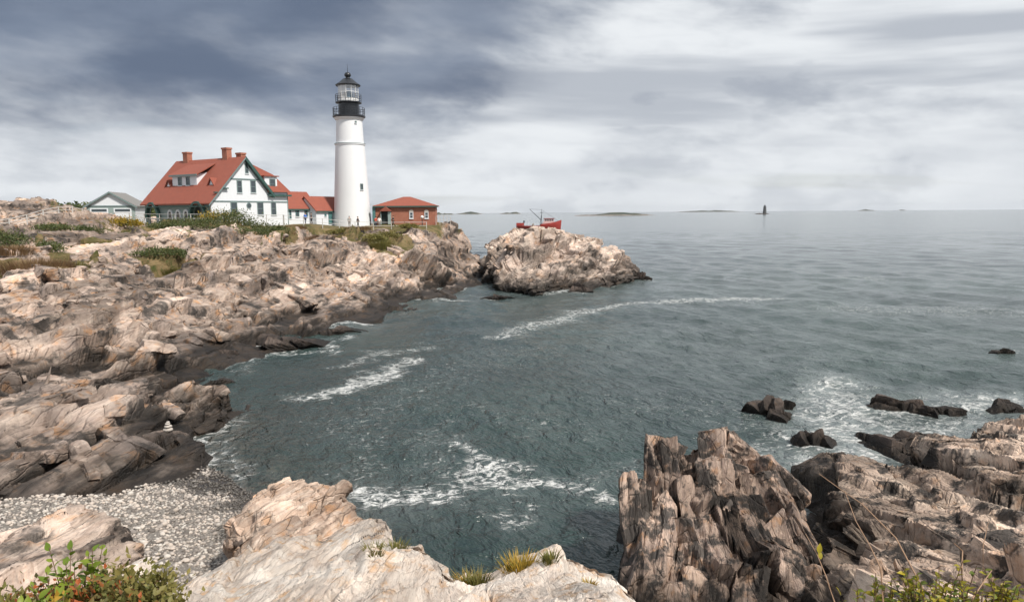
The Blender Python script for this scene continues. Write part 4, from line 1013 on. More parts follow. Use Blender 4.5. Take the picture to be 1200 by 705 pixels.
def gable_house(parent, x0, x1, y0, y1, eave, ridge, wall, roof, over=0.3, ridge_x=True, base=-1.0, thick=0.16, solid_base=None):
    """a plain gabled block in local axes; returns wall and roof parts"""
    w = MB()
    if ridge_x:
        ym = (y0 + y1) / 2
        w.prism([(x0, y0, base), (x0, y1, base), (x0, y1, eave), (x0, ym, ridge), (x0, y0, eave)], (0, 0, 0), (x1 - x0, 0, 0))
        sl = (ridge - eave) / (ym - y0); r = MB()
        for s in (-1, 1):
            ye = y0 - over if s < 0 else y1 + over; ze = eave - over * sl
            r.prism([(x0 - over, ye, ze + .03), (x0 - over, ym, ridge + .03), (x0 - over, ym, ridge + thick + .03), (x0 - over, ye, ze + thick + .03)], (0, 0, 0), (x1 - x0 + 2 * over, 0, 0))
    else:
        xm = (x0 + x1) / 2
        w.prism([(x0, y0, base), (x1, y0, base), (x1, y0, eave), (xm, y0, ridge), (x0, y0, eave)], (0, 0, 0), (0, y1 - y0, 0))
        sl = (ridge - eave) / (xm - x0); r = MB()
        for s in (-1, 1):
            xe = x0 - over if s < 0 else x1 + over; ze = eave - over * sl
            r.prism([(xe, y0 - over, ze + .03), (xm, y0 - over, ridge + .03), (xm, y0 - over, ridge + thick + .03), (xe, y0 - over, ze + thick + .03)], (0, 0, 0), (0, y1 - y0 + 2 * over, 0))
    return w.build('wall', wall, parent), r.build('roof', roof, parent)

# keeper's house: local x runs along the gable front, local y along the ridge, z up
GDIR = Vector((0.515, 0.857, 0)); BDIR = Vector((-0.857, 0.515, 0)); GZ = 8.3
_o = Pd(248, 250, 98.0); HOUSE_O = Vector((_o.x, _o.y, GZ)); HROT = math.atan2(GDIR.y, GDIR.x)
def on_plane(px, py, p0, n):
    r = ray(px, py); c = Vector((0, 0, CAM_Z)); k = (Vector(p0) - c).dot(n) / r.dot(n); w = c + r * k - HOUSE_O
    return w.dot(GDIR), w.dot(BDIR), w.z
def gab(px, py, t0=0.0):        # a pixel on the gable front
    s_, _, z_ = on_plane(px, py, HOUSE_O + BDIR * t0, BDIR); return s_, z_
def sidep(px, py, s0=0.0):      # a pixel on the long porch side
    _, t_, z_ = on_plane(px, py, HOUSE_O + GDIR * s0, GDIR); return t_, z_

def keepers_house():
    h = empty('keepers_house', HOUSE_O, HROT)
    tag(h, 'white keepers house with steep red roof and green trimmed gable beside the lighthouse', 'house')
    RS, RZ, LZ, RE, RSX, L = 5.87, 9.7, 3.54, 4.9, 10.1, 15.6
    w = MB()
    w.prism([(1.7, 0, -1), (13.5, 0, -1), (13.5, 0, 3.3), (1.7, 0, 3.3)], (0, 0, 0), (0, L, 0))
    w.prism([(0, -0.001, 3.3), (13.5, -0.001, 3.3), (13.5, -0.001, 4.95), (RSX, -0.001, RE), (RS, -0.001, RZ), (0, -0.001, LZ)], (0, 0, 0), (0, 14.6, 0))
    w.prism([(0, 14.6, 3.3), (RSX, 14.6, 3.3), (RSX, 14.6, RE), (RS, 14.6, RZ), (0, 14.6, LZ)], (0, 0, 0), (0, L - 14.6, 0))
    w.box((0.0, -0.001, -1), (1.7, 0.25, 3.3))
    w.build('wall', WHITE, h)
    # roof slopes
    r = MB(); sl = (RZ - LZ) / RS
    def slope(sx, sz, ex, ez, y0, y1, th=.2): r.prism([(sx, y0, sz), (ex, y0, ez), (ex, y0, ez + th), (sx, y0, sz + th)], (0, 0, 0), (0, y1 - y0, 0))
    slope(-0.5, LZ - .5 * sl + .04, RS, RZ + .04, -0.45, 16.0); slope(RS, RZ + .04, RSX + .5, RE - .55, -0.45, 16.0)
    roof = r.build('roof', ROOF, h)
    # the lower wing roof with its hip
    r = MB()
    A, B, C = (11.7, 0.9, 7.65), (13.95, -0.45, 4.97), (9.6, -0.45, 4.97)
    A2, B2 = (11.7, 13.2, 7.65), (13.95, 14.9, 4.97)
    r.add([A, B, C, A2, B2, (RS, 0.9, RZ + .02), (RS, 13.2, RZ + .02), (9.6, 14.9, 4.97)], [(0, 2, 1), (0, 1, 4, 3), (5, 0, 3, 6), (5, 2, 0), (3, 4, 7), (6, 3, 7), (1, 2, 7, 4)])
    r.build('wing_roof', ROOF, h)
    for (px, zt, zb, s_, t_) in ((224, 11.2, 9.0, RS, 13.1), (269, 11.4, 9.1, RS + .1, 3.9), (294, 10.7, 7.8, 7.4, 2.6)):
        c = MB().box((s_ - .42, t_ - .55, zb), (s_ + .42, t_ + .55, zt - .25)).box((s_ - .5, t_ - .63, zt - .245), (s_ + .5, t_ + .63, zt)).build('chimney', BRICK, roof)
    # the eaves and the green bargeboard of the gable
    MB().prism([(RS - .1, -.56, RZ + .30), (RSX + .55, -.56, RE - .30), (RSX + .55, -.56, RE - .85), (RS - .1, -.56, RZ - .30)], (0, 0, 0), (0, .05, 0)).prism([(RS, -.50, RZ - .12), (RSX + .45, -.50, RE - .62), (RSX + .35, -.50, RE - .75), (RS, -.50, RZ - .35)], (0, 0, 0), (0, .48, 0)).build('bargeboard', GREENTRIM, h)
    MB().prism([(RS + .02, -.54, RZ + .26), (-.7, -.54, LZ - .5), (-.7, -.54, LZ - .72), (RS + .02, -.54, RZ + .02)], (0, 0, 0), (0, .035, 0)).build('rake_board', GREYTRIM, h)
    MB().box((RSX - .4, -.5, RE - .55), (13.95, -.02, RE - .28)).build('eave_cornice', GREENTRIM, h)
    for s_, z_ in ((2.35, 5.25), (0.95, 4.65)):
        MB().box((s_ - .5, -.42, z_), (s_ + .35, -.01, z_ + .16)).build('bracket', GREENTRIM, h)
    MB().box((0, -.07, 3.42), (13.52, -.015, 3.6)).build('belt_course', GREYTRIM, h)
    MB().box((3.05, -.07, 6.62), (8.5, -.015, 6.8)).build('attic_course', GREYTRIM, h)
    for t_ in (0.0, ): MB().box((13.43, -.05, -1), (13.56, .1, 4.9)).build('corner_board', GREYTRIM, h)
    # windows of the gable
    for x0, x1, y0, y1 in ((286.6, 291.2, 191.5, 203.5), (277, 283.8, 211.2, 226.2), (293, 300, 211.2, 226.2), (269.8, 278.4, 236.6, 252), (301, 309, 236.6, 252), (317.2, 323.8, 236.6, 252)):
        s0, zt = gab(x0, y0); s1, zb = gab(x1, y1)
        window(h, ((s0 + s1) / 2, -.002, zb), (1, 0, 0), s1 - s0, zt - zb)
    s_, z_ = gab(291.6, 240.8)
    ring = []
    for k in range(20): ring.append((s_ + .42 * math.cos(k * math.pi / 10), 0, z_ + .42 * math.sin(k * math.pi / 10)))
    rw = MB().prism(ring, (0, -.08, 0), (0, 0.02, 0)).build('round_window', GREYTRIM, h)
    MB().prism([(s_ + (p[0] - s_) * .72, 0, z_ + (p[2] - z_) * .72) for p in ring], (0, -.1, 0), (0, -.02, 0)).build('pane', GLASS, rw)
    # right dormer
    d = MB().box((9.35, .02, 5.0), (11.65, 2.2, 7.28)).build('dormer', WHITE, h)
    MB().prism([(9.1, -.25, 7.28), (11.9, -.25, 7.28), (11.9, -.25, 7.42), (9.1, -.25, 7.42)], (0, 0, 0), (0, 2.6, 0)).build('dormer_roof', ROOF, d)
    window(h, (10.75, .018, 5.35), (1, 0, 0), 1.1, 1.6)
    # long shed dormer in the big slope
    sd_ = 2.05; zb = LZ + sl * sd_
    ta, _ = sidep(230.8, 216, sd_); tb, _ = sidep(202.4, 216, sd_)
    d = MB().prism([(sd_, ta, zb - .1), (sd_, ta, zb + 1.65), (sd_ + 2.0, ta, zb + 2.2)], (0, 0, 0), (0, tb - ta, 0)).build('dormer', WHITE, h)
    MB().prism([(sd_ - .35, ta - .5, zb + 1.62), (sd_ + 2.9, ta - .5, zb + 3.35), (sd_ + 2.9, ta - .5, zb + 3.5), (sd_ - .35, ta - .5, zb + 1.8)], (0, 0, 0), (0, tb - ta + .8, 0)).build('dormer_roof', ROOF, d)
    MB().prism([(sd_ - .38, ta - .53, zb + 1.55), (sd_ - .38, ta - .53, zb + 1.80), (sd_ - .30, ta - .53, zb + 1.80), (sd_ - .30, ta - .53, zb + 1.55)], (0, 0, 0), (0, tb - ta + .86, 0)).build('dormer_fascia', GREYTRIM, d)
    for px in (211.2, 220.6):
        t_, _ = sidep(px, 216, sd_); window(h, (sd_ - .002, t_, zb + .22), (0, -1, 0), 0.85, 1.25)
    for px, py in ((197.6, 216), (247.6, 215)):
        sx = 2.0; t_, z_ = sidep(px, py, sx); zz_ = LZ + sl * sx
        d = MB().prism([(sx, t_ - .62, zz_ - .1), (sx, t_ + .62, zz_ - .1), (sx, t_, zz_ + 1.05)], (0, 0, 0), (1.1, 0, 0)).build('small_dormer', WHITE, h)
        MB().prism([(sx - .2, t_ - .85, zz_ - .1), (sx - .2, t_, zz_ + 1.05), (sx - .2, t_, zz_ + 1.25), (sx - .2, t_ - 1.0, zz_ - .1)], (0, 0, 0), (1.4, 0, 0)).prism([(sx - .2, t_ + .85, zz_ - .1), (sx - .2, t_, zz_ + 1.05), (sx - .2, t_, zz_ + 1.25), (sx - .2, t_ + 1.0, zz_ - .1)], (0, 0, 0), (1.4, 0, 0)).build('dormer_roof', ROOF, d)
    # porch wall with two open arches
    arches = []
    for a, b_ in ((186.5, 174.5), (241.5, 225.5)):
        t0, _ = sidep(a, 245); t1, _ = sidep(b_, 245); arches.append(((t0 + t1) / 2, (t1 - t0) / 2))
    p = MB(); n = 150; ts = [L * k / n for k in range(n + 1)]
    def low(t_):
        for c_, hw in arches:
            if abs(t_ - c_) < hw: return 1.15 + 2.05 * math.sqrt(max(0, 1 - ((t_ - c_) / hw) ** 2))
        return -1.0
    for a, b_ in zip(ts[:-1], ts[1:]):
        la, lb = low(a + 1e-4), low(b_ - 1e-4)
        p.prism([(0, a, la), (0, b_, lb), (0, b_, 3.36), (0, a, 3.36)], (0.02, 0, 0), (0.2, 0, 0))
    p.build('porch_wall', PORCHGREY, h)
    for c_, hw in arches:
        e = MB(); k0 = 24
        for k in range(k0):
            a, b_ = math.pi * k / k0, math.pi * (k + 1) / k0
            q = lambda an, rr: (0, c_ + (hw + rr) * math.cos(an), 1.15 + (2.05 + rr) * math.sin(an))
            e.prism([q(a, .02), q(b_, .02), q(b_, .34), q(a, .34)], (-.55, 0, 0), (0.01, 0, 0))
        e.build('eyebrow_eave', GREENTRIM, h)
        MB().box((1.62, c_ - .1, 0), (1.69, c_ + .95, 2.3)).build('door', WHITE, h)
        MB().box((-.02, c_ - hw, 1.0), (.24, c_ + hw, 1.14)).build('porch_rail', WHITE, h)
    for px in (199.6, 209.0, 218.2):
        t_, _ = sidep(px, 248); fr = MB(); k0 = 14; wv = .62
        pts = [(t_ + wv, 0.35), (t_ + wv, 1.75)] + [(t_ + wv * math.cos(math.pi * k / k0), 1.75 + wv * 1.1 * math.sin(math.pi * k / k0)) for k in range(1, k0)] + [(t_ - wv, 1.75), (t_ - wv, 0.35)]
        inn = [(t_ + (a - t_) * .6, 1.3 + (z_ - 1.3) * .74) for a, z_ in pts]
        for k in range(len(pts)):
            a, b_ = k, (k + 1) % len(pts)
            fr.prism([(0, *pts[a]), (0, *pts[b_]), (0, *inn[b_]), (0, *inn[a])], (-.12, 0, 0), (.018, 0, 0))
        f = fr.build('arched_window', WHITE, h)
        MB().prism([(0, a, z_) for a, z_ in inn], (-.03, 0, 0), (.012, 0, 0)).build('pane', GLASS, f)
    MB().box((-.60, -.4, LZ - .80), (-.49, 15.95, LZ - .66)).build('gutter', GREENTRIM, h)
    return h
keepers_house()

def annex(name, label, s0, s1, t0, t1, eave, ridge, wins, door=None):
    h = empty(name, HOUSE_O, HROT); tag(h, label, 'building')
    gable_house(h, s0, s1, t0, t1, eave, ridge, WHITE, ROOF, 0.25, True, -1.2)
    MB().box((s0 - .1, t0 - .28, eave - .32), (s1 + .2, t0 - .2, eave - .1)).build('fascia', GREENTRIM, h)
    for (x0, x1, y0, y1) in wins:
        a, zt = gab(x0, y0, t0); b_, zb = gab(x1, y1, t0); window(h, ((a + b_) / 2, t0 - .002, zb), (1, 0, 0), b_ - a, zt - zb, TEAL)
    if door:
        x0, x1, y0, y1 = door; a, zt = gab(x0, y0, t0); b_, zb = gab(x1, y1, t0)
        d = MB().box((a, t0 - .06, zb), (b_, t0 - .005, zt)).build('door', TEAL, h)
        MB().box((b_ - .2, t0 - .12, (zb + zt) / 2 - .1), (b_ - .1, t0 - .062, (zb + zt) / 2 + .05)).build('handle', BLACKPAINT, d)
    return h
_s1a, _ = gab(339, 250, 1.2); _s1b, _ = gab(371.5, 250, 1.2); _s2a, _ = gab(370.5, 250, -0.4); _s2b, _ = gab(406, 250, -0.4)
annex('passage_building', 'white passage with red roof joining the keepers house', _s1a - .9, _s1b, 1.2, 6.2, 2.55, 5.1, [(346, 350.6, 244.8, 254), (356.5, 360.6, 244.8, 254), (338.6, 341.5, 244.8, 256)])
annex('entry_building', 'small white red roofed entry building at the foot of the tower', _s2a, _s2b, -0.4, 4.4, 2.2, 4.35, [(392.4, 397, 247, 257.6), (380.2, 382.4, 250.6, 253.4)], (384.5, 389.8, 247, 262.5))

def garage():
    c = Pd(131, 258, 113); z0 = ground_z(c.x, c.y)
    g = empty('garage', (c.x, c.y, z0), R(13)); tag(g, 'low white gabled garage with grey roof edge beyond the fence', 'garage')
    k = 113 / F_PX; hw = 25.5 * k; ev = 10 + (251.9 - 241.5) * k - z0; rg = 10 + (251.9 - 226.5) * k - z0
    gable_house(g, -hw, hw, 0, 8, ev, rg, WHITE, GREYROOF, 0.35, False, -1.5)
    m_ = MB()
    for s in (-1, 1): m_.prism([(0, -.42, rg + .22), (s * (hw + .42), -.42, ev - .18), (s * (hw + .42), -.42, ev - .42), (0, -.42, rg - .06)], (0, 0, 0), (0, .05, 0))
    m_.build('bargeboard', GREYTRIM, g)
    MB().box((-hw, -.03, -1.5), (hw, -.004, ev - .05)).build('lower_wall', PORCHGREY, g)
    MB().box((-hw, -.1, ev - .1), (hw, -.035, ev + .08)).build('belt_course', GREYTRIM, g)
    for s in (-1, 1):
        d = MB().box((s * 1.7 - 1.3, -.08, -1), (s * 1.7 + 1.3, -.034, ev - .35)).build('garage_door', WHITE, g)
        MB().box((s * 1.7 - 1.1, -.1, ev - .9), (s * 1.7 + 1.1, -.082, ev - .5)).build('pane', GLASS, d)
garage()

def lighthouse():
    D = 118.0; c = Pd(413.5, 263, D); z0 = ground_z(c.x, c.y); k = D / F_PX
    def zz(py, px=408): return Pd(px, py, D).z - z0
    l = empty('lighthouse', (c.x, c.y, z0)); tag(l, 'tall white conical lighthouse with black lantern gallery', 'lighthouse')
    zb, zg = zz(168.5), zz(138.5)
    r0, r1, r2 = 21.6 * k, 16.5 * k, 14.7 * k
    MB().lathe([(r0 * 1.02, -1.5), (r0, 0), (r0 * .985, .3), ((r0 + r1) / 2 * 1.0, zb * .5), (r1, zb - .25), (r1 + .12, zb - .22), (r1 + .12, zb + .02), (r1 - .12, zb + .05), (r2, zg - .45), (r2 + .18, zg - .3), (r2 + .34, zg)], 48).build('tower', TOWER, l, 30)
    MB().lathe([(r1 + .125, zb - .08), (r1 + .15, zb - .07), (r1 + .15, zb + .0), (r1 + .125, zb + .01)], 48).build('band', GREYTRIM, l, 30)
    rg = 18.4 * k
    g = MB().lathe([(r2 + .2, zg + .002), (rg, zg + .1), (rg, zg + .34), (r2, zg + .36)], 40).build('gallery', BLACKPAINT, l, 30)
    def rail(zf, rad, hgt, n, parent):
        m_ = MB()
        for i in range(n):
            a = 2 * math.pi * i / n; m_.bar((rad * math.cos(a), rad * math.sin(a), zf), (rad * math.cos(a), rad * math.sin(a), zf + hgt), .06)
        for f in (.38, .7, 1.0):
            pts = [(rad * math.cos(2 * math.pi * i / 40), rad * math.sin(2 * math.pi * i / 40), zf + hgt * f) for i in range(41)]
            for a, b_ in zip(pts[:-1], pts[1:]): m_.bar(a, b_, .045)
        m_.build('railing', BLACKPAINT, parent)
    rail(zg + .34, rg - .1, 1.25, 20, g)
    zd = zz(122.0); rd = 11.6 * k
    MB().lathe([(rd, zg + .36), (rd, zd)], 36).build('watch_room', BLACKPAINT, l, 30)
    g2 = MB().lathe([(rd, zd + .002), (14.6 * k, zd + .1), (14.6 * k, zd + .28), (rd, zd + .3)], 36).build('lantern_gallery', BLACKPAINT, l, 30)
    rail(zd + .28, 14.4 * k, 1.15, 16, g2)
    zr = zz(101.0); rl = 11.3 * k; n = 12
    MB().lathe([(rl + .02, zd + .3), (rl + .02, zd + .85)], n).build('lantern_base', WHITEPAINT, l)
    lp = MB()
    for i in range(n):
        a0, a1 = 2 * math.pi * (i + .04) / n, 2 * math.pi * (i + .96) / n
        p0, p1 = Vector((math.cos(a0), math.sin(a0), 0)) * rl, Vector((math.cos(a1), math.sin(a1), 0)) * rl
        MB().prism([p0 + Vector((0, 0, zd + .86)), p1 + Vector((0, 0, zd + .86)), p1 + Vector((0, 0, zr)), p0 + Vector((0, 0, zr))], (0, 0, 0), -(p0 + p1).normalized() * .03).build('lantern_pane', LGLASS, l)
        a = 2 * math.pi * i / n; q = Vector((math.cos(a), math.sin(a), 0)) * rl
        lp.bar(q + Vector((0, 0, zd + .86)), q + Vector((0, 0, zr + .05)), .06)
        b_ = 2 * math.pi * (i + 1) / n; q2 = Vector((math.cos(b_), math.sin(b_), 0)) * rl
        for f in (.5,): lp.bar(q + Vector((0, 0, zd + .86 + (zr - zd - .86) * f)), q2 + Vector((0, 0, zd + .86 + (zr - zd - .86) * f)), .05)
    lp.build('lantern_frame', WHITEPAINT, l)
    MB().lathe([(.15, zd + .3), (.15, zd + .9), (.55, zd + 1.0), (.72, zd + 1.5), (.55, zd + 2.05), (.15, zd + 2.15)], 20).build('lens', LENS, l, 40)
    # white screen panels close the landward half of the lantern room
    sp = MB()
    for i in range(5, 9):
        a0, a1 = 2 * math.pi * i / n, 2 * math.pi * (i + 1) / n
        p0, p1 = Vector((math.cos(a0), math.sin(a0), 0)) * (rl - .16), Vector((math.cos(a1), math.sin(a1), 0)) * (rl - .16)
        sp.prism([p0 + Vector((0, 0, zd + .87)), p1 + Vector((0, 0, zd + .87)), p1 + Vector((0, 0, zr - .05)), p0 + Vector((0, 0, zr - .05))], (0, 0, 0), -(p0 + p1).normalized() * .04)
    sp.build('screen_panel', WHITEPAINT, l)
    ze = zr; za = zz(92.2)
    MB().lathe([(rl + .35, ze), (rl + .42, ze + .12), (rl * .82, ze + .62), (rl * .45, ze + 1.15), (.34, za), (.3, za + .18), (.52, za + .4), (.55, za + .62), (.38, za + .9), (.1, za + 1.0)], 24).build('lantern_roof', BLACKPAINT, l, 40)
    MB().tube([(0, 0, za + .95), (0, 0, zz(75))], [.05, .02]).build('lightning_rod', BLACKPAINT, l)
    for px, py, w, h in ((423.2, 219.5, .55, 1.05), (416.8, 144.6, .3, .35)):
        zc = zz(py); rr = r0 + (r1 - r0) * zc / zb if zc < zb else r2 + .05
        x = (px - 413.5 + 5.5 * zc / 25) * k; vx = Vector((c.x, c.y)).normalized()
        an = math.atan2(-c.y, -c.x) + math.asin(max(-1, min(1, x / rr)))
        ax = Vector((-math.sin(an), math.cos(an), 0)); o = Vector((math.cos(an), math.sin(an), 0)) * (rr + .03)
        f = window(l, (o.x, o.y, zc - h / 2), ax, w, h, GREYTRIM, sash=False)
lighthouse()

def brick_building():
    D = 117.0; c = Pd(440.5, 264, D); k = D / F_PX
    z0 = Pd(475, 265.5, D).z; ev = Pd(475, 242, D).z - z0; rg = Pd(475, 230.5, D + 3.5).z - z0
    W, Dp = 69.5 * k, 7.2
    h = empty('signal_building', (c.x, c.y, z0), R(4)); tag(h, 'low red brick building with red hip roof at the tip of the point', 'building')
    MB().box((0, 0, -1.5), (W, Dp, ev)).build('wall', BRICK, h)
    o = .4; MB().add([(-o, -o, ev), (W + o, -o, ev), (W + o, Dp + o, ev), (-o, Dp + o, ev), (-o, -o, ev + .14), (W + o, -o, ev + .14), (W + o, Dp + o, ev + .14), (-o, Dp + o, ev + .14), (W * .44, Dp / 2, rg), (W * .56, Dp / 2, rg)],
                     [(0, 3, 2, 1), (0, 1, 5, 4), (1, 2, 6, 5), (2, 3, 7, 6), (3, 0, 4, 7), (4, 5, 9, 8), (5, 6, 9), (6, 7, 8, 9), (7, 4, 8)]).build('roof', ROOF, h)
    MB().box((-o - .02, -o - .05, ev - .12), (W + o + .02, -o + .06, ev + .1)).build('gutter', GREENTRIM, h)
    MB().box((-.5, -.12, -1), (-.02, .5, ev - .1)).build('downpipe_board', TEAL, h)
    def x(px): return (px - 440.5) * k
    pz_ = Pd(450, 247.5, D).z - z0
    pr = MB().box((x(447.2), -1.4, -.6), (x(448.0), -.01, pz_ - .05)).box((x(455.6), -1.4, -.6), (x(458.6), -.01, pz_ - .05)).build('porch', PORCHGREY, h)
    MB().prism([(x(446.2), -1.7, pz_), (x(459.6), -1.7, pz_), (x(453), -1.7, pz_ + .75)], (0, 0, 0), (0, 1.68, 0)).build('porch_roof', ROOF, pr)
    MB().box((x(448.2), -.9, -.6), (x(455.4), -.82, pz_ - .1)).build('door', DARKIN, pr)
    for px in (481.8, 499.4):
        zt, zb = Pd(px, 247, D).z - z0, Pd(px, 256.2, D).z - z0
        f = window(h, (x(px), -.003, zb), (1, 0, 0), 4.6 * k, zt - zb - .2, WHITE)
        ar = [(x(px) + 2.6 * k * math.cos(math.pi * i / 10), 0, zt - .2 + .42 * math.sin(math.pi * i / 10)) for i in range(11)]
        MB().prism(ar, (0, -.1, 0), (0, -.004, 0)).build('arch', CONCRETE, f)
    MB().box((x(438), -.25, -1.4), (W + .25, -.01, .1)).build('plinth', CONCRETE, h)
brick_building()

# ------------------------------------------------------------------ fences, lamp, path
def fence(name, label, pts, rails, post_h, spacing, mat, post_w=.09, rail_w=.055, dz=0.0):
    ps = [Pd(*p) for p in pts]; seg = [Vector((p.x, p.y)) for p in ps]
    tot = [0.0]
    for a, b_ in zip(seg[:-1], seg[1:]): tot.append(tot[-1] + (b_ - a).length)
    n = max(1, round(tot[-1] / spacing)); pos = []
    for i in range(n + 1):
        s_ = tot[-1] * i / n; j = max(k for k in range(len(tot)) if tot[k] <= s_ + 1e-6); j = min(j, len(seg) - 2)
        f = (s_ - tot[j]) / (tot[j + 1] - tot[j]); p = seg[j].lerp(seg[j + 1], f); zc = ps[j].z * (1 - f) + ps[j + 1].z * f
        pos.append(Vector((p.x, p.y, max(ground_z(p.x, p.y), zc - .1))))
    for _ in range(2):
        zs = [p.z for p in pos]
        for i in range(1, len(pos) - 1): pos[i].z = (zs[i - 1] + 2 * zs[i] + zs[i + 1]) / 4
    e = empty(name, pos[0]); tag(e, label, 'fence'); o = pos[0]
    for p in pos:
        q = p - o; MB().box((q.x - post_w / 2, q.y - post_w / 2, q.z - 1.2), (q.x + post_w / 2, q.y + post_w / 2, q.z + post_h)).build('post', mat, e)
    for a, b_ in zip(pos[:-1], pos[1:]):
        for f in rails:
            MB().bar(a - o + Vector((0, -post_w / 2 - .03, post_h * f)), b_ - o + Vector((0, -post_w / 2 - .03, post_h * f)), .05, rail_w).build('rail', mat, e)
    return e
fence('rail_fence', 'weathered white three rail fence climbing past the rock hummock to the garage', [(-60, 277, 76), (10, 274, 80), (84, 265, 91), (118, 259.5, 100)], (.3, .62, .95), 1.15, 3.0, FENCEPAINT)
fence('rail_fence', 'white rail fence running behind the shrubs before the keepers house', [(118, 259.5, 100), (165, 259, 98), (230, 259, 95.5), (290, 259.5, 97), (332, 259.5, 101)], (.45, .95), 1.1, 2.6, FENCEPAINT)
fence('rail_fence', 'white rail fence from the keepers house down past the tower foot', [(333, 260, 101), (385, 264.5, 104), (412, 267.5, 107), (447, 270.5, 108), (500, 270, 110)], (.45, .95), 1.1, 2.6, FENCEPAINT)
fence('wire_fence', 'thin post fence at the outer corner of the brick building', [(511, 263, 116), (520, 262.5, 119), (528, 263.5, 122)], (.5, .95), 1.5, 1.4, CONCRETE, .08, .03)
lp = Pd(495, 269, 112); l_ = empty('lamp_post', (lp.x, lp.y, ground_z(lp.x, lp.y))); tag(l_, 'short post with white ball lamp before the brick building', 'lamp')
MB().tube([(0, 0, -.5), (0, 0, 1.15)], .07, 8).build('pole', BLACKPAINT, l_); MB().lathe([(.08, 1.15), (.2, 1.22), (.26, 1.4), (.2, 1.58), (.06, 1.66)], 14).build('globe', WHITEPAINT, l_, 60)
# paved apron between the tower and the brick building
_a = [Pd(*p) for p in ((428, 268.5, 110), (505, 268, 112), (512, 264, 116.5), (440, 264, 116.8))]
m_ = MB(); m_.prism([(v.x, v.y, 7.62) for v in _a], (0, 0, -1.4), (0, 0, 0)); ap = m_.build('pavement', CONCRETE); tag(ap, 'pale paved apron before the brick building', None, None, 'structure')

# ------------------------------------------------------------------ people
def skin_mesh(name, verts, edges, rad, sub=2, root=0):
    me = bpy.data.meshes.new(name + '_cage'); me.from_pydata(verts, edges, [])
    o = bpy.data.objects.new(name + '_cage', me); COL.objects.link(o)
    sk = o.modifiers.new('skin', 'SKIN'); sk.use_smooth_shade = True
    for v, r_ in zip(me.skin_vertices[0].data, rad): v.radius = (r_, r_) if not hasattr(r_, '__len__') else r_
    me.skin_vertices[0].data[root].use_root = True
    sb = o.modifiers.new('sub', 'SUBSURF'); sb.levels = sub; sb.render_levels = sub
    dg = bpy.context.evaluated_depsgraph_get(); res = bpy.data.meshes.new_from_object(o.evaluated_get(dg)); res.name = name
    bpy.data.objects.remove(o); bpy.data.meshes.remove(me)
    return res
SKIN, _t, _b = principled('skin', (0.45, 0.27, 0.19), 0.6)
HAIR, _t, _b = principled('hair', (0.05, 0.035, 0.025), 0.6)
CLOTH = {}
def cloth(c):
    if c not in CLOTH: CLOTH[c], _a1, _b1 = principled('cloth_%d' % len(CLOTH), c, 0.85)
    return CLOTH[c]
def person(label, px, py, d, face, shirt, trousers, stride=0.0, arm=0.0, h=1.72, hat=None):
    p = Pd(px, py, d); z = ground_z(p.x, p.y)
    k = h / 1.72; s = stride
    J = {'pelvis': (0, 0, .95), 'chest': (0, -.01, 1.28), 'neck': (0, 0, 1.46), 'head': (0, -.02, 1.60), 'crown': (0, -.01, 1.69)}
    vs = [J['pelvis'], (0, 0, 1.12), J['chest'], J['neck'], (0, -.015, 1.52), J['head'], J['crown']]; ed = [(0, 1), (1, 2), (2, 3), (3, 4), (4, 5), (5, 6)]
    rd = [(.15, .11), (.13, .1), (.16, .11), .06, .055, (.085, .1), .06]
    for sx in (-1, 1):
        b0 = len(vs); sw = s * sx
        vs += [(sx * .19, 0, 1.40), (sx * .25, .02 - sw * .3 + arm * -.05, 1.13), (sx * .23, -.06 - sw * .55 - arm * .25, .92 + arm * .22), (sx * .22, -.09 - sw * .6 - arm * .3, .84 + arm * .24)]
        ed += [(2, b0), (b0, b0 + 1), (b0 + 1, b0 + 2), (b0 + 2, b0 + 3)]; rd += [.06, .046, .036, .04]
        b1 = len(vs)
        vs += [(sx * .1, 0, .88), (sx * .1, -.02 + sw * .55, .50), (sx * .1, .03 + sw * 1.0, .09), (sx * .11, -.12 + sw * 1.0, .045)]
        ed += [(0, b1), (b1, b1 + 1), (b1 + 1, b1 + 2), (b1 + 2, b1 + 3)]; rd += [.095, .065, .045, .04]
    me = skin_mesh('person', vs, ed, rd, 2)
    o = obj('person', me, SKIN, loc=(p.x, p.y, z), rot=(0, 0, R(face)), scale=(k, k, k)); tag(o, label, 'person')
    def sub_(name, idx, grow, mat):
        mp = {i: j for j, i in enumerate(idx)}
        m2 = skin_mesh(name, [vs[i] for i in idx], [(mp[a], mp[b_]) for a, b_ in ed if a in mp and b_ in mp], [tuple(np.add(rd[i], grow)) if hasattr(rd[i], '__len__') else rd[i] + grow for i in idx], 2)
        obj(name, m2, mat, o)
    sub_('shirt', [1, 0, 2, 7, 8, 9, 15, 16, 17], .014, cloth(shirt))
    sub_('trousers', [0, 11, 12, 13, 19, 20, 21], .014, cloth(trousers))
    for i in (14, 22):
        v = vs[i]; MB().lathe([(.03, -.045), (.055, -.04), (.05, .03), (.02, .05)], 10, (v[0], v[1] + .04, v[2])).build('shoe', HAIR, o, 60)
    V, F = ICO[2]; V = V * np.array([.105, .118, .10]) + np.array([0, .012, 1.655]); V[:, 2] = np.maximum(V[:, 2], 1.60)
    obj('hat' if hat else 'hair', mesh_from('hair', V, F, 180), cloth(hat) if hat else HAIR, o)
    if hat: MB().lathe([(.19, 1.645), (.19, 1.66), (.10, 1.67)], 18).build('hat_brim', cloth(hat), o)
    return o
person('person in pale shirt and white sun hat on the path by the rock hummock', 36.7, 264, 100, 150, (.55, .55, .66), (.03, .03, .05), .05, .3, 1.72, (.75, .75, .75))
person('person in a blue shirt beside the white passage building', 358, 261, 107, 60, (.05, .16, .5), (.04, .05, .09), .1, .4)
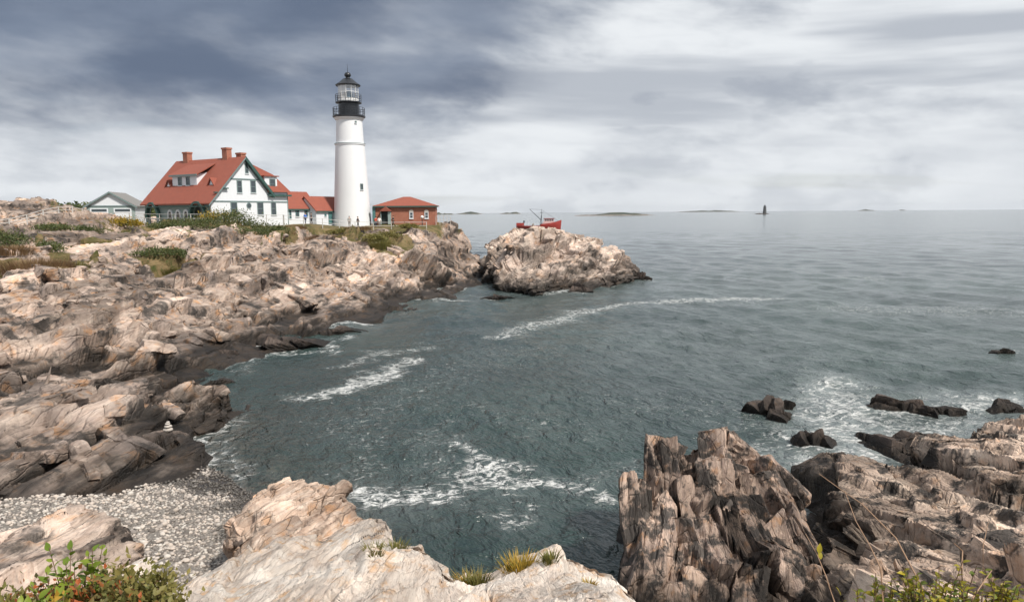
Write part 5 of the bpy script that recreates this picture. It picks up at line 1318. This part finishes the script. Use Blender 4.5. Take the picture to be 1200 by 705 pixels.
person('person in dark clothes with bare arms beside the white passage building', 365, 261, 107.5, -70, (.05, .03, .025), (.03, .03, .035), .12)
person('person in a grey top and shorts standing at the tower foot', 409.5, 262, 111, 20, (.33, .33, .32), (.2, .18, .16), .02)
person('person in dark clothes striding past the tower foot', 419.5, 263, 111, 80, (.04, .035, .04), (.02, .02, .025), .2)
person('person in a red shirt by the brick building corner', 440.6, 265, 112, 200, (.5, .08, .05), (.04, .04, .06), .05, .2)
person('person in a white shirt before the brick building porch', 444.8, 265.5, 112, 30, (.75, .75, .74), (.25, .22, .2), .05, .2)
person('person in black with a white bag striding from the brick building porch', 461, 266, 112, -95, (.025, .02, .025), (.03, .02, .02), .22, .5)

# ------------------------------------------------------------------ boat, far islands, the far ledge tower
RED = paint('red_hull_paint', (0.34, 0.04, 0.03), 0.55, 0.3); PINKCAB = paint('faded_cabin_paint', (0.62, 0.42, 0.40), 0.5, 0.1)
def boat():
    c = P(631.5, 268.6, 0); Lb = 52.5 * c.y / F_PX; k = Lb / 26.0
    b = empty('fishing_boat', (c.x, c.y, 0)); b.scale = (k, k, k); tag(b, 'red fishing boat passing behind the rock island', 'boat')
    st = [(-13, 2.6, 2.3, 2.6), (-10.5, 3.1, 2.2, 2.6), (-5, 3.3, 2.0, 2.2), (1, 3.3, 2.1, 2.4), (6, 2.9, 2.6, 2.8), (10, 1.7, 3.4, 3.4), (13, .12, 4.4, 4.2)]
    vs, fs = [], []
    for x, w, sh, _ in st:
        rk = 0 if x < 9 else (x - 9) * .3
        vs += [(x, -w, sh), (x - rk * .3, -w * .86, .3), (x - rk, -w * .2, -1.6), (x - rk, w * .2, -1.6), (x - rk * .3, w * .86, .3), (x, w, sh)]
    for i in range(len(st) - 1):
        for j in range(5): fs.append((i * 6 + j, i * 6 + j + 1, (i + 1) * 6 + j + 1, (i + 1) * 6 + j))
        fs.append((i * 6 + 5, i * 6, (i + 1) * 6, (i + 1) * 6 + 5))
    fs += [(0, 5, 4, 3, 2, 1), tuple(range((len(st) - 1) * 6, len(st) * 6))]
    MB().add(vs, fs).build('hull', RED, b, 40)
    bw = MB()
    for i in range(len(st) - 1):
        for sg in (-1, 1):
            (x0, w0, h0, _), (x1, w1, h1, _) = st[i], st[i + 1]
            if x0 >= 1: bw.prism([(x0, sg * w0, h0), (x1, sg * w1, h1), (x1, sg * w1, h1 + .9), (x0, sg * w0, h0 + .9)], (0, 0, 0), (0, -sg * .1, 0))
    bw.build('bulwark', RED, b)
    MB().box((-13, -2.5, 2.3), (-8.6, 2.5, 3.7)).build('stern_house', RED, b)
    MB().box((-9.0, -.5, 3.7), (-8.2, .5, 5.0)).build('winch', BLACKPAINT, b)
    cab = MB().box((2.2, -2.1, 2.3), (8.2, 2.1, 4.2)).box((3.0, -1.9, 4.2), (8.6, 1.9, 6.0)).build('cabin', PINKCAB, b)
    MB().box((2.7, -2.1, 6.0), (9.0, 2.1, 6.25)).build('cabin_roof', RED, cab)
    for i in range(4): MB().box((3.4 + i * 1.3, -1.96, 4.8), (4.3 + i * 1.3, -1.905, 5.6)).build('window', GLASS, cab)
    MB().tube([(1.6, 0, 2.2), (1.6, 0, 11.5)], [.16, .08], 8).tube([(.6, -1.4, 2.2), (1.6, 0, 8.6)], .12).tube([(.6, 1.4, 2.2), (1.6, 0, 8.6)], .12).tube([(.5, 0, 9.6), (2.7, 0, 9.6)], .14).build('mast', BLACKPAINT, b)
    MB().tube([(1.4, 0, 5.2), (-5.4, 0, 11.6)], [.18, .10], 6).build('boom', BLACKPAINT, b)
    MB().tube([(1.6, 0, 11.2), (-5.4, 0, 11.6)], .05, 4).tube([(1.6, 0, 11.2), (11.5, 0, 4.4)], .05, 4).build('rigging', BLACKPAINT, b)
    rl = MB()
    for x in range(-8, 2, 2): rl.bar((x, -3.1, 2.0), (x, -3.1, 3.3), .1)
    rl.bar((-8, -3.1, 3.3), (1, -3.1, 3.3), .1); rl.build('deck_rail', WHITEPAINT, b)
boat()

FARROCK, _t, _b = principled('far_island_ground', (0.06, 0.065, 0.05), 0.9)
_p = _t.n('NewGeometry').outputs['Position']; _z = _t.n('SeparateXYZ', {0: _p}).outputs[2]
_t.set(_b.inputs['Base Color'], _t.mix(_t.ramp(_t.math('ADD', _z, _t.math('MULTIPLY', _t.noise(_p, .05, 4, .6), 6.0)), 3.5, 6.0), (0.22, 0.19, 0.17), _t.mix(_t.ramp(_t.noise(_p, .03, 5, .6), .4, .6), (0.03, 0.042, 0.03), (0.06, 0.065, 0.04))))
def far_island(name, label, x0, x1, d, hpx, seed, tree=0.4, kind='structure'):
    a, b_ = Pd(x0, 246, d), Pd(x1, 246, d); W = (b_ - a).length; H = hpx * d / F_PX; cx, cy = (a.x + b_.x) / 2, (a.y + b_.y) / 2
    nx, ny = 150, 26; X, Y = np.meshgrid(np.linspace(-1.05, 1.05, nx), np.linspace(-1, 1, ny)); x, y = X.ravel(), Y.ravel()
    q = np.stack([x * W / 60, y * 2, 0 * x + seed], 1)
    prof = np.clip(1 - np.abs(x + .12 * fbm(np.stack([x * 3, 0 * x, 0 * x + seed], 1), 3, seed)) ** 2.2 - y ** 2 * .9, -.3, 1) * (.62 + .55 * fbm(np.stack([x * 2.2, 0 * x + seed, 0 * y], 1), 3, seed + 3))
    Z = H * prof + H * tree * .35 * fbm(q * 3, 4, seed) * (prof > .12)
    V = np.stack([cx + x * W / 2, cy + y * W * .22, Z - .5], 1)
    tag(obj(name, mesh_from(name, V, grid_faces(ny, nx), 60), FARROCK), label, None, None, kind)
far_island('distant_island', 'low wooded island on the horizon beyond the point', 505, 532, 3600, 4.2, 1)
far_island('distant_island', 'small low island beside the wooded one on the horizon', 533, 566, 4200, 3.2, 2)
far_island('distant_island', 'faint low island on the horizon above the boat', 584, 613, 4200, 3.0, 3)
far_island('distant_island', 'dark low rocky island in the middle distance', 667, 772, 1750, 4.6, 4)
far_island('distant_island', 'long blue island on the horizon beside the ledge tower', 790, 874, 7000, 4.0, 5, .2)
far_island('distant_island', 'tiny far island on the open horizon', 1004, 1026, 7600, 1.9, 6, .2)
far_island('distant_island', 'smallest speck of island on the open horizon', 1053, 1062, 7600, 1.4, 7, .2)
def ledge_tower():
    d = 2000.0; c = Pd(896, 250, d); t_ = empty('ledge_tower', (c.x, c.y, 0)); tag(t_, 'far dark stone lighthouse standing on a sea ledge', 'lighthouse')
    MB().lathe([(5.2, -1), (5.0, 4), (3.9, 18), (3.9, 20), (4.6, 20.3), (4.6, 21)], 20).build('tower', paint('dark_granite', (.07, .07, .07)), t_, 30)
    MB().lathe([(2.2, 21), (2.2, 24), (2.6, 24.1), (.2, 26)], 14).build('lantern', BLACKPAINT, t_, 30)
    me = boulder_mesh('ledge', (42, 20, 5), 77, 3); obj('ledge', me, ROCK_REEF, t_, loc=(-8, 0, 0))
ledge_tower()

# ------------------------------------------------------------------ plants
def leaf_mat(name, stops, rough=0.6, trans=0.3):
    m = bpy.data.materials.new(name); m.use_nodes = True; t = NT(m.node_tree)
    a = t.n('Attribute', attribute_name='tone').outputs['Fac']; oi = t.n('ObjectInfo').outputs['Random']
    f = t.math('FRACT', t.math('ADD', a, t.math('MULTIPLY', oi, 0.15)))
    r_ = t.n('ValToRGB'); t.set(r_.inputs[0], f); e = r_.color_ramp.elements
    e[0].color = (*stops[0], 1); e[1].color = (*stops[-1], 1)
    for i, s_ in enumerate(stops[1:-1]): x = e.new((i + 1) / (len(stops) - 1)); x.color = (*s_, 1)
    b = t.n('BsdfPrincipled', {'Base Color': r_.outputs[0], 'Roughness': rough}); tr = t.n('BsdfTranslucent', {'Color': r_.outputs[0]})
    mx = t.n('MixShader', {0: trans}); t.t.links.new(b.outputs[0], mx.inputs[1]); t.t.links.new(tr.outputs[0], mx.inputs[2])
    o = t.n('OutputMaterial'); t.t.links.new(mx.outputs[0], o.inputs[0])
    return m
LEAF_DARK = leaf_mat('dark_shrub_leaf', [(0.04, 0.06, 0.022), (0.065, 0.09, 0.03), (0.10, 0.125, 0.035), (0.075, 0.10, 0.03), (0.16, 0.14, 0.05)])
LEAF_YELL = leaf_mat('yellow_flower_leaf', [(0.04, 0.06, 0.015), (0.10, 0.10, 0.02), (0.45, 0.30, 0.02), (0.30, 0.22, 0.02)])
LEAF_OLIVE = leaf_mat('olive_grass', [(0.09, 0.10, 0.025), (0.16, 0.155, 0.035), (0.24, 0.20, 0.06), (0.12, 0.13, 0.03)])
LEAF_BROWN = leaf_mat('dry_grass', [(0.16, 0.09, 0.045), (0.26, 0.17, 0.08), (0.20, 0.12, 0.06), (0.12, 0.075, 0.035)])
LEAF_GREEN = leaf_mat('bright_leaf', [(0.10, 0.17, 0.018), (0.17, 0.25, 0.025), (0.26, 0.32, 0.035), (0.13, 0.20, 0.02)], 0.45, 0.4)
LEAF_LIME = leaf_mat('lime_leaf', [(0.05, 0.085, 0.012), (0.13, 0.17, 0.02), (0.28, 0.26, 0.02), (0.40, 0.32, 0.02), (0.09, 0.12, 0.02)], 0.45, 0.35)
LEAF_RED = leaf_mat('red_leaf', [(0.06, 0.065, 0.02), (0.10, 0.085, 0.03), (0.16, 0.08, 0.035), (0.45, 0.11, 0.03), (0.12, 0.12, 0.03), (0.16, 0.15, 0.035)], 0.6, 0.3)
LEAF_GOLD = leaf_mat('gold_leaf', [(0.10, 0.10, 0.02), (0.38, 0.25, 0.03), (0.50, 0.30, 0.04), (0.18, 0.17, 0.03)], 0.6, 0.3)
STEM = paint('twig_bark', (0.16, 0.10, 0.065), 0.8, 0.2, 9.0); DRY = paint('dry_stem', (0.30, 0.19, 0.12), 0.8, 0.2, 9.0)

def leaf_cards(P_, N_, size, g, aspect=0.55, tone=None, fold=0.25):
    """leaf-shaped faces at points P_ with rough directions N_: two folded halves each"""
    n = len(P_); a = g.normal(size=(n, 3)) * .75 + N_; a /= np.linalg.norm(a, axis=1, keepdims=True)
    b_ = np.cross(a, g.normal(size=(n, 3))); b_ /= np.linalg.norm(b_, axis=1, keepdims=True) + 1e-9; c_ = np.cross(a, b_)
    s = (size * (.6 + .8 * g.random(n)))[:, None]
    v = np.stack([P_, P_ + a * s * .45 + b_ * s * aspect * .5 + c_ * s * fold * .4, P_ + a * s, P_ + a * s * .45 - b_ * s * aspect * .5 + c_ * s * fold * .4], 1).reshape(-1, 3)
    i = np.arange(n)[:, None] * 4
    F = np.concatenate([i + np.array([[0, 1, 2]]), i + np.array([[0, 2, 3]])])
    tn = np.repeat(g.random(n) if tone is None else tone, 4)
    return v, F, tn

def shrub(name, label, base, rad, n, size, mat, seed, group=None, cat='shrub', clumps=22, stems=6):
    """leaf clumps round a few branching stems"""
    g = np.random.default_rng(seed); e = empty(name, base); tag(e, label, cat, group)
    rad = np.array(rad); cl = g.normal(size=(clumps, 3)); cl /= np.linalg.norm(cl, axis=1, keepdims=True); cl[:, 2] = np.abs(cl[:, 2])
    cl = cl * rad * (.35 + .6 * g.random((clumps, 1)) ** .6); cl[:, 2] += rad[2] * .12
    k = g.integers(clumps, size=n); off = g.normal(size=(n, 3)) * rad * .2
    p = cl[k] + off; p[:, 2] = np.maximum(p[:, 2], .02)
    ctone = g.random(clumps); tn = np.clip(ctone[k] * .7 + g.random(n) * .3, 0, .999)
    v, F, t_ = leaf_cards(p, off / (np.linalg.norm(off, axis=1, keepdims=True) + 1e-6) * .5 + np.array([0, 0, .5]), size, g, tone=tn)
    f = obj('foliage', mesh_from('foliage', v, F, None, {'tone': t_}), mat, e); f['kind'] = 'stuff'
    s_ = MB()
    for j in range(min(stems, clumps)):
        q = cl[j]; s_.tube([(q[0] * .1, q[1] * .1, -.25), (q[0] * .5, q[1] * .5, q[2] * .55), tuple(q)], [.05 * rad[2] / 1.5, .03 * rad[2] / 1.5, .01], 5)
    s_.build('stems', STEM, e)
    return e

def tuft(name, label, base, rad, h, n, mat, seed, group=None, cat='grass', lean=0.45, wid=0.012, foot=-.05):
    g = np.random.default_rng(seed); e = None
    r_ = rad * np.sqrt(g.random(n)); a = g.random(n) * 6.28
    b0 = np.stack([r_ * np.cos(a), r_ * np.sin(a), np.full(n, foot)], 1)
    out = np.stack([np.cos(a), np.sin(a), 0 * a], 1) * (lean * (r_ / rad + .25 * g.random(n)))[:, None] + g.normal(size=(n, 3)) * [.16, .16, 0]
    hh = (h * (.5 + .6 * g.random(n)))[:, None]; up = np.array([0, 0, 1.])
    p1 = b0 + up * hh * .55 + out * hh * .35; p2 = b0 + up * hh * .95 + out * hh * .95
    w = np.stack([-np.sin(a), np.cos(a), 0 * a], 1) * wid
    v = np.stack([b0 - w, b0 + w, p1 + w * .8, p1 - w * .8, p2], 1).reshape(-1, 3); i = np.arange(n)[:, None] * 5
    F = np.concatenate([i + np.array([[0, 1, 2]]), i + np.array([[0, 2, 3]]), i + np.array([[3, 2, 4]])])
    o = obj(name, mesh_from(name, v, F, None, {'tone': np.repeat(g.random(n), 5)}), mat, loc=base); tag(o, label, cat, group)
    return o

def on_ground(px, py, d):
    p = Pd(px, py, d); return Vector((p.x, p.y, ground_z(p.x, p.y) - .1))
HB = [  # shrubs before the keeper's house: px, py, depth, radii, leaves, material, label
    (168, 272, 92, (3.2, 2.4, 2.3), LEAF_DARK, 'dark green shrub by the fence left of the porch arch'),
    (196, 272, 91, (2.8, 2.2, 1.7), LEAF_DARK, 'low dark shrub below the three arched porch windows'),
    (222, 270, 92, (3.2, 2.4, 2.4), LEAF_DARK, 'dark rounded shrub below the porch eyebrow arch'),
    (252, 268, 94, (3.4, 2.2, 3.0), LEAF_YELL, 'shrub with yellow flowers at the corner of the keepers house'),
    (275, 270, 93, (3.2, 2.2, 2.4), LEAF_DARK, 'dark shrub below the round window of the gable'),
    (298, 270, 94, (3.0, 2.0, 2.2), LEAF_DARK, 'green shrub below the right hand gable windows'),
    (318, 270, 95, (2.4, 2.0, 1.8), LEAF_DARK, 'small green shrub at the passage end of the keepers house'),
    (240, 276, 89, (3.4, 2.0, 1.9), LEAF_DARK, 'sprawling shrub on the bank in front of the yellow flowers'),
    (290, 278, 89, (2.8, 2.0, 1.6), LEAF_DARK, 'sprawling olive shrub on the bank below the gable'),
    (148, 268, 94, (2.2, 2.0, 1.5), LEAF_YELL, 'low yellowish shrub by the fence near the garage'),
    (8, 280, 74, (2.6, 2.0, 2.0), LEAF_DARK, 'dark green shrub at the low end of the three rail fence'),
    (60, 275, 82, (2.6, 1.8, 1.0), LEAF_DARK, 'low dark shrub under the three rail fence'),
    (95, 272, 86, (2.6, 1.8, 1.1), LEAF_DARK, 'low dark shrub on the bank below the garage'),
    (62, 258, 118, (3.6, 2.6, 2.2), LEAF_OLIVE, 'bright olive shrub beside the rock hummock'),
    (55, 300, 69, (1.8, 1.4, 1.3), LEAF_DARK, 'dark shrub in the rocks above the dry brown grass'),
    (190, 300, 75, (2.6, 1.6, 1.1), LEAF_DARK, 'dark low shrub in a hollow of the headland ledges'),
    (135, 290, 78, (2.0, 1.4, .9), LEAF_OLIVE, 'olive cushion of plants between the headland boulders'),
    (455, 278, 101, (2.6, 1.6, 1.5), LEAF_OLIVE, 'yellow green shrub on the slope below the brick building'),
    (440, 288, 97, (1.9, 1.6, 1.3), LEAF_OLIVE, 'yellow green grassy shrub lower on the slope below the tower'),
    (400, 272, 103, (2.6, 1.2, .8), LEAF_OLIVE, 'low olive shrub beside the fence under the tower'),
    (478, 274, 106, (1.5, 1.2, .8), LEAF_OLIVE, 'small olive shrub near the ball lamp post')]
for i, (px, py, d, rd, mt, lab) in enumerate(HB):
    shrub('shrub', lab, on_ground(px, py, d), (rd[0], rd[1], rd[2] * .62), 1900, 0.21, mt, 900 + i, 'shrubs on the headland', clumps=30)
for i, (px, py, d, rr, hh, mt, lab) in enumerate((
        (35, 318, 60, 2.4, 1.5, LEAF_BROWN, 'tall dry brown grass at the edge of the dark rocks'), (62, 318, 61, 1.8, 1.2, LEAF_BROWN, 'reddish dry grass clump beside the tall brown grass'), (18, 305, 65, 1.6, 1.0, LEAF_BROWN, 'short dry grass behind the tall brown grass'),
        (85, 312, 64, 1.4, .9, LEAF_OLIVE, 'olive grass clump beside the reddish dry grass'), (208, 303, 74, 1.9, .8, LEAF_OLIVE, 'yellow olive grass in the hollow of the headland ledges'), (225, 300, 76, 1.5, .7, LEAF_BROWN, 'dry grass fringe beside the hollow in the ledges'),
        (448, 298, 95, 1.5, 1.3, LEAF_OLIVE, 'tall yellow green grass spilling down the slope below the tower'), (375, 274, 100, 2.2, .7, LEAF_BROWN, 'dry grass on the bank under the white entry building'), (330, 276, 97, 2.0, .7, LEAF_BROWN, 'dry grass on the bank under the passage building'), (420, 272, 104, 2.0, .6, LEAF_BROWN, 'dry grass on the bank under the tower'), (345, 272, 100, 1.8, .6, LEAF_BROWN, 'sparse dry grass beside the fence below the passage building'))):
    tuft('grass_clump', lab, on_ground(px, py, d), rr, hh, 900, mt, 950 + i, 'grass clumps on the headland', wid=.025)

# wooded ridge far behind the garage
def tree(label, px, d, top, rad, seed):
    p = Pd(px, 250, d); z0 = 6.0; ht = 10 + (251.5 - top) * d / F_PX - z0
    e = empty('tree', (p.x, p.y, z0)); tag(e, label, 'tree', 'trees on the wooded ridge'); g = np.random.default_rng(seed)
    MB().tube([(0, 0, -3), (.1, 0, ht * .5), (0, .1, ht * .9)], [.3, .2, .05], 6).build('trunk', STEM, e)
    n = 2600; cl = g.normal(size=(18, 3)); cl /= np.linalg.norm(cl, axis=1, keepdims=True); cl = cl * np.array([rad, rad, ht * .42]) * (.5 + .5 * g.random((18, 1))) + np.array([0, 0, ht * .45])
    k = g.integers(18, size=n); p_ = cl[k] + g.normal(size=(n, 3)) * rad * .22
    v, F, t_ = leaf_cards(p_, np.zeros((n, 3)), 1.0, g, tone=np.clip(g.random(18)[k] * .6 + g.random(n) * .3, 0, .99))
    f = obj('crown', mesh_from('crown', v, F, None, {'tone': t_}), LEAF_DARK, e); f['kind'] = 'stuff'
for i, px in enumerate(range(52, 122, 5)):
    tree('dark tree on the wooded ridge behind the garage', px + random.uniform(-1, 1), 205 + random.uniform(-12, 12), 240.5 + random.uniform(-1, 2.2) + max(0, (70 - px) * .2), 3.6 + random.random(), 1000 + i)
for i, px in enumerate(range(155, 182, 5)):
    tree('dark tree on the wooded ridge between garage and keepers house', px, 205 + random.uniform(-10, 10), 242.5 + random.uniform(-.5, 1.5), 3.4 + random.random(), 1040 + i)

# plants at the view point
def cz(x, y):
    d = (CV[:, 0] - x) ** 2 + (CV[:, 1] - y) ** 2; k = np.argsort(d)[:6]; return float(CV[k, 2].max())
def at_cliff(px, d, dz=0.0):
    p = Pd(px, 700, d); return Vector((p.x, p.y, cz(p.x, p.y) + dz))
BIGLEAF = []
for j in range(3):
    n_ = 7; vs, fs = [], []
    for i in range(n_ + 1):
        u = i / n_; w = .26 * math.sin(math.pi * u ** .8) + .002; zc_ = -.22 * u * u + .05 * u
        vs += [(-w, u, zc_ + .07 * w / .26), (0, u, zc_), (w, u, zc_ + .07 * w / .26)]
    for i in range(n_): a = i * 3; fs += [(a, a + 1, a + 4, a + 3), (a + 1, a + 2, a + 5, a + 4)]
    me = bpy.data.meshes.new('leaf'); me.from_pydata(vs, [], fs); me.polygons.foreach_set('use_smooth', [True] * len(fs))
    at = me.attributes.new('tone', 'FLOAT', 'POINT'); at.data.foreach_set('value', [.12 + .3 * j + .02 * (i % 3) for i in range(len(vs))])
    BIGLEAF.append(me)
LEAFSETS = {}
def leafy_plant(label, base, h, stems, per, ls, mat, seed, spread=.25, group=None, name='leafy_plant', bare=0.25):
    g = np.random.default_rng(seed); e = empty(name, base); tag(e, label, 'plant', group)
    if mat.name not in LEAFSETS:
        LEAFSETS[mat.name] = [m_.copy() for m_ in BIGLEAF]
        for m_ in LEAFSETS[mat.name]: m_.materials.append(mat)
    st = MB()
    for s_ in range(stems):
        a = g.random() * 6.28; hh = h * (.65 + .4 * g.random()); r_ = spread * (.3 + .7 * g.random())
        b0 = Vector((math.cos(a) * r_ * .3, math.sin(a) * r_ * .3, -.12)); b1 = Vector((math.cos(a) * r_, math.sin(a) * r_, hh)); mid = b0.lerp(b1, .5) + Vector((g.normal() * .03, g.normal() * .03, .04))
        st.tube([b0, mid, b1], [.007, .005, .0025], 5)
        for k in range(per):
            u = bare + (1 - bare) * (k + .3) / per; p = b0.lerp(mid, u * 2) if u < .5 else mid.lerp(b1, u * 2 - 1)
            o = bpy.data.objects.new('leaf', LEAFSETS[mat.name][g.integers(3)]); COL.objects.link(o); o.parent = e
            sc = ls * (.6 + .6 * g.random()) * (1.1 - .4 * u); o.location = p; o.scale = (sc, sc, sc)
            o.rotation_euler = (R(10 + 55 * g.random()), R(g.normal() * 20), k * 2.4 + g.random())
    st.build('stem', STEM, e)
    return e
FG = 'plants growing at the view point'
for px, d, h, st_, lab in ((95, 4.9, .62, 6, 'broad leaved bright green plant standing tallest over the low shrubs'), (60, 4.5, .42, 6, 'broad leaved green plant beside the tallest green one'), (110, 4.4, .34, 5, 'low broad leaved plant under the tallest green one'), (18, 4.3, .36, 5, 'broad leaved plant beside the dry brown twigs')):
    leafy_plant(lab, at_cliff(px, d), h * 1.1, st_ + 8, 14, .105, LEAF_GREEN, int(px * 7), .26, FG)
for i, (px, d, rd, mt, sz, lab) in enumerate((
        (150, 4.9, (.34, .25, .30), LEAF_OLIVE, .05, 'olive needled low shrub against the pale ledge'), (125, 4.6, (.30, .22, .26), LEAF_RED, .05, 'low shrub with red orange leaves among the green'), (158, 4.5, (.26, .22, .28), LEAF_OLIVE, .05, 'olive low shrub spilling onto the pale ledge'),
        (30, 4.9, (.36, .25, .30), LEAF_RED, .045, 'brownish red shrub behind the broad leaved plants'), (70, 5.0, (.3, .22, .26), LEAF_OLIVE, .045, 'olive low shrub behind the broad leaved plants'), (40, 4.2, (.30, .2, .20), LEAF_GOLD, .06, 'golden leaved low plant under the broad leaved ones'), (85, 4.15, (.26, .2, .18), LEAF_GOLD, .06, 'golden leaved plant beside the red leaved shrub'), (0, 4.6, (.3, .25, .3), LEAF_OLIVE, .05, 'olive shrub beside the golden leaved plants'), (170, 4.3, (.22, .2, .16), LEAF_OLIVE, .045, 'olive tuft at the foot of the pale ledge'), (140, 4.15, (.28, .2, .2), LEAF_RED, .045, 'reddish shrub under the olive needled one'),
        (15, 4.0, (.34, .25, .22), LEAF_OLIVE, .05, 'olive shrub under the golden leaved plants'), (110, 4.0, (.34, .25, .2), LEAF_OLIVE, .05, 'olive shrub between the golden and reddish plants'), (65, 4.75, (.3, .22, .24), LEAF_RED, .05, 'russet low shrub beneath the tallest green plant'), (165, 4.75, (.24, .2, .24), LEAF_OLIVE, .04, 'yellow olive shrub leaning on the pale ledge'))):
    shrub('low_shrub', lab, at_cliff(px, d, -.03), (rd[0] * 1.2, rd[1] * 1.1, rd[2] * 1.6), 2400, sz, mt, 1100 + i, FG, clumps=22, stems=10)
for i, (px, d, h, lab) in enumerate(((1060, 4.35, .5, 'lime green leafy shrub at the left of the waxy leaved row'), (1085, 4.2, .5, 'lime leafy shrub with yellow tips in the waxy leaved row'), (1112, 4.3, .60, 'tallest lime leafy shoot standing over the waxy leaved row'), (1138, 4.2, .52, 'lime leafy shrub beside the tallest shoot'), (1165, 4.25, .5, 'yellow leaved shrub in the waxy leaved row'), (1192, 4.3, .54, 'lime leafy shrub at the right end of the waxy leaved row'), (1030, 4.2, .40, 'sparse lime shrub beside the bare twigs'), (1075, 4.0, .36, 'low lime shrub in front of the yellow tipped one'), (1125, 4.0, .38, 'low lime shrub in front of the tallest shoot'), (1180, 4.0, .38, 'low lime shrub in front of the yellow leaved one'))):
    leafy_plant(lab, at_cliff(px, d), h * .88, 15, 13, .068, LEAF_LIME, 1200 + i, .22, FG, 'waxy_shrub', .35)
# bare dry stalks
def stalk(label, pts, rad, leafs=()):
    ps = [Pd(*p) for p in pts]; o = ps[0]; e = empty('dry_stalk', o); tag(e, label, 'plant', FG)
    low = Vector((o.x, o.y, cz(o.x, o.y) - .05)); fine = [low - o] + [p - o for p in ps]
    MB().tube(fine, [rad] + [rad * (1 - .75 * i / len(ps)) for i in range(len(ps))], 5).build('stem', DRY, e)
    if LEAF_LIME.name not in LEAFSETS: return
    for (px, py, d, a) in leafs:
        q = bpy.data.objects.new('leaf', LEAFSETS[LEAF_LIME.name][2]); COL.objects.link(q); q.parent = e; q.location = Pd(px, py, d) - o; q.scale = (.07, .07, .07); q.rotation_euler = (R(70), 0, R(a))
stalk('long bent dry stalk arching over the black rocks', [(1092, 700, 4.3), (1082, 690, 4.4), (1050, 630, 4.8), (1010, 590, 5.1), (985, 573, 5.3), (960, 555, 5.5)], .007)
stalk('forked dry stalk before the wet gully', [(1035, 705, 4.3), (1032, 665, 4.4), (1020, 640, 4.6), (1003, 610, 4.9), (990, 575, 5.2)], .006)
stalk('thin dry stalk with two yellow leaves before the split stack', [(978, 705, 4.4), (968, 675, 4.5), (958, 650, 4.6), (944, 625, 4.8)], .005, [(962, 655, 4.6, 20), (985, 697, 4.5, 80), (960, 648, 4.6, -30)])
stalk('pale upright dry stem behind the waxy leaves', [(1128, 690, 4.4), (1127, 665, 4.4), (1128, 645, 4.5), (1118, 636, 4.5)], .007)
stalk('thin straight dry stem beside the pale upright one', [(1152, 685, 4.4), (1152, 640, 4.5), (1158, 612, 4.6)], .004)
stalk('short leaning dry twig in the waxy leaves', [(1140, 700, 4.2), (1150, 685, 4.3), (1162, 668, 4.4)], .006)
# grass in the cracks of the pale ledge
for i, (px, py, d, rr, hh, n_, lab) in enumerate(((610, 672, 7.0, .24, .26, 420, 'largest grass tuft in a crack of the pale ledge'), (645, 676, 6.95, .10, .18, 140, 'small grass tuft beside the largest one on the ledge'), (560, 668, 7.2, .18, .26, 240, 'yellow grass tuft at the notch of the pale ledge'), (546, 664, 7.3, .12, .26, 120, 'thin straw grass tuft in the notch of the pale ledge'), (463, 640, 7.7, .16, .2, 200, 'grass tuft in the deep crack of the pale ledge'), (440, 672, 6.5, .12, .14, 120, 'little grass tuft lower in the deep crack'), (690, 671, 7.0, .09, .12, 90, 'tiny grass tuft near the ledge end'))):
    p = Pd(px, py, d); tuft('grass_tuft', lab, (p.x, p.y, cz(p.x, p.y)), rr * .8, hh * .7, n_, LEAF_OLIVE if i % 3 else LEAF_GOLD, 1300 + i, 'grass tufts on the pale ledge', lean=.7, wid=.006)

# ------------------------------------------------------------------ sea air
def haze():
    m = bpy.data.materials.new('sea_air'); m.use_nodes = True; t = NT(m.node_tree)
    v = t.n('VolumePrincipled'); v.inputs['Color'].default_value = (0.82, 0.88, 0.95, 1); v.inputs['Density'].default_value = 0.000035; v.inputs['Anisotropy'].default_value = 0.2
    o = t.n('OutputMaterial'); t.t.links.new(v.outputs[0], o.inputs['Volume'])
    h = MB().box((-10800, -400, -6), (10800, 12600, 90)).build('haze', m); tag(h, 'thin pale sea air', None, None, 'stuff')
haze()
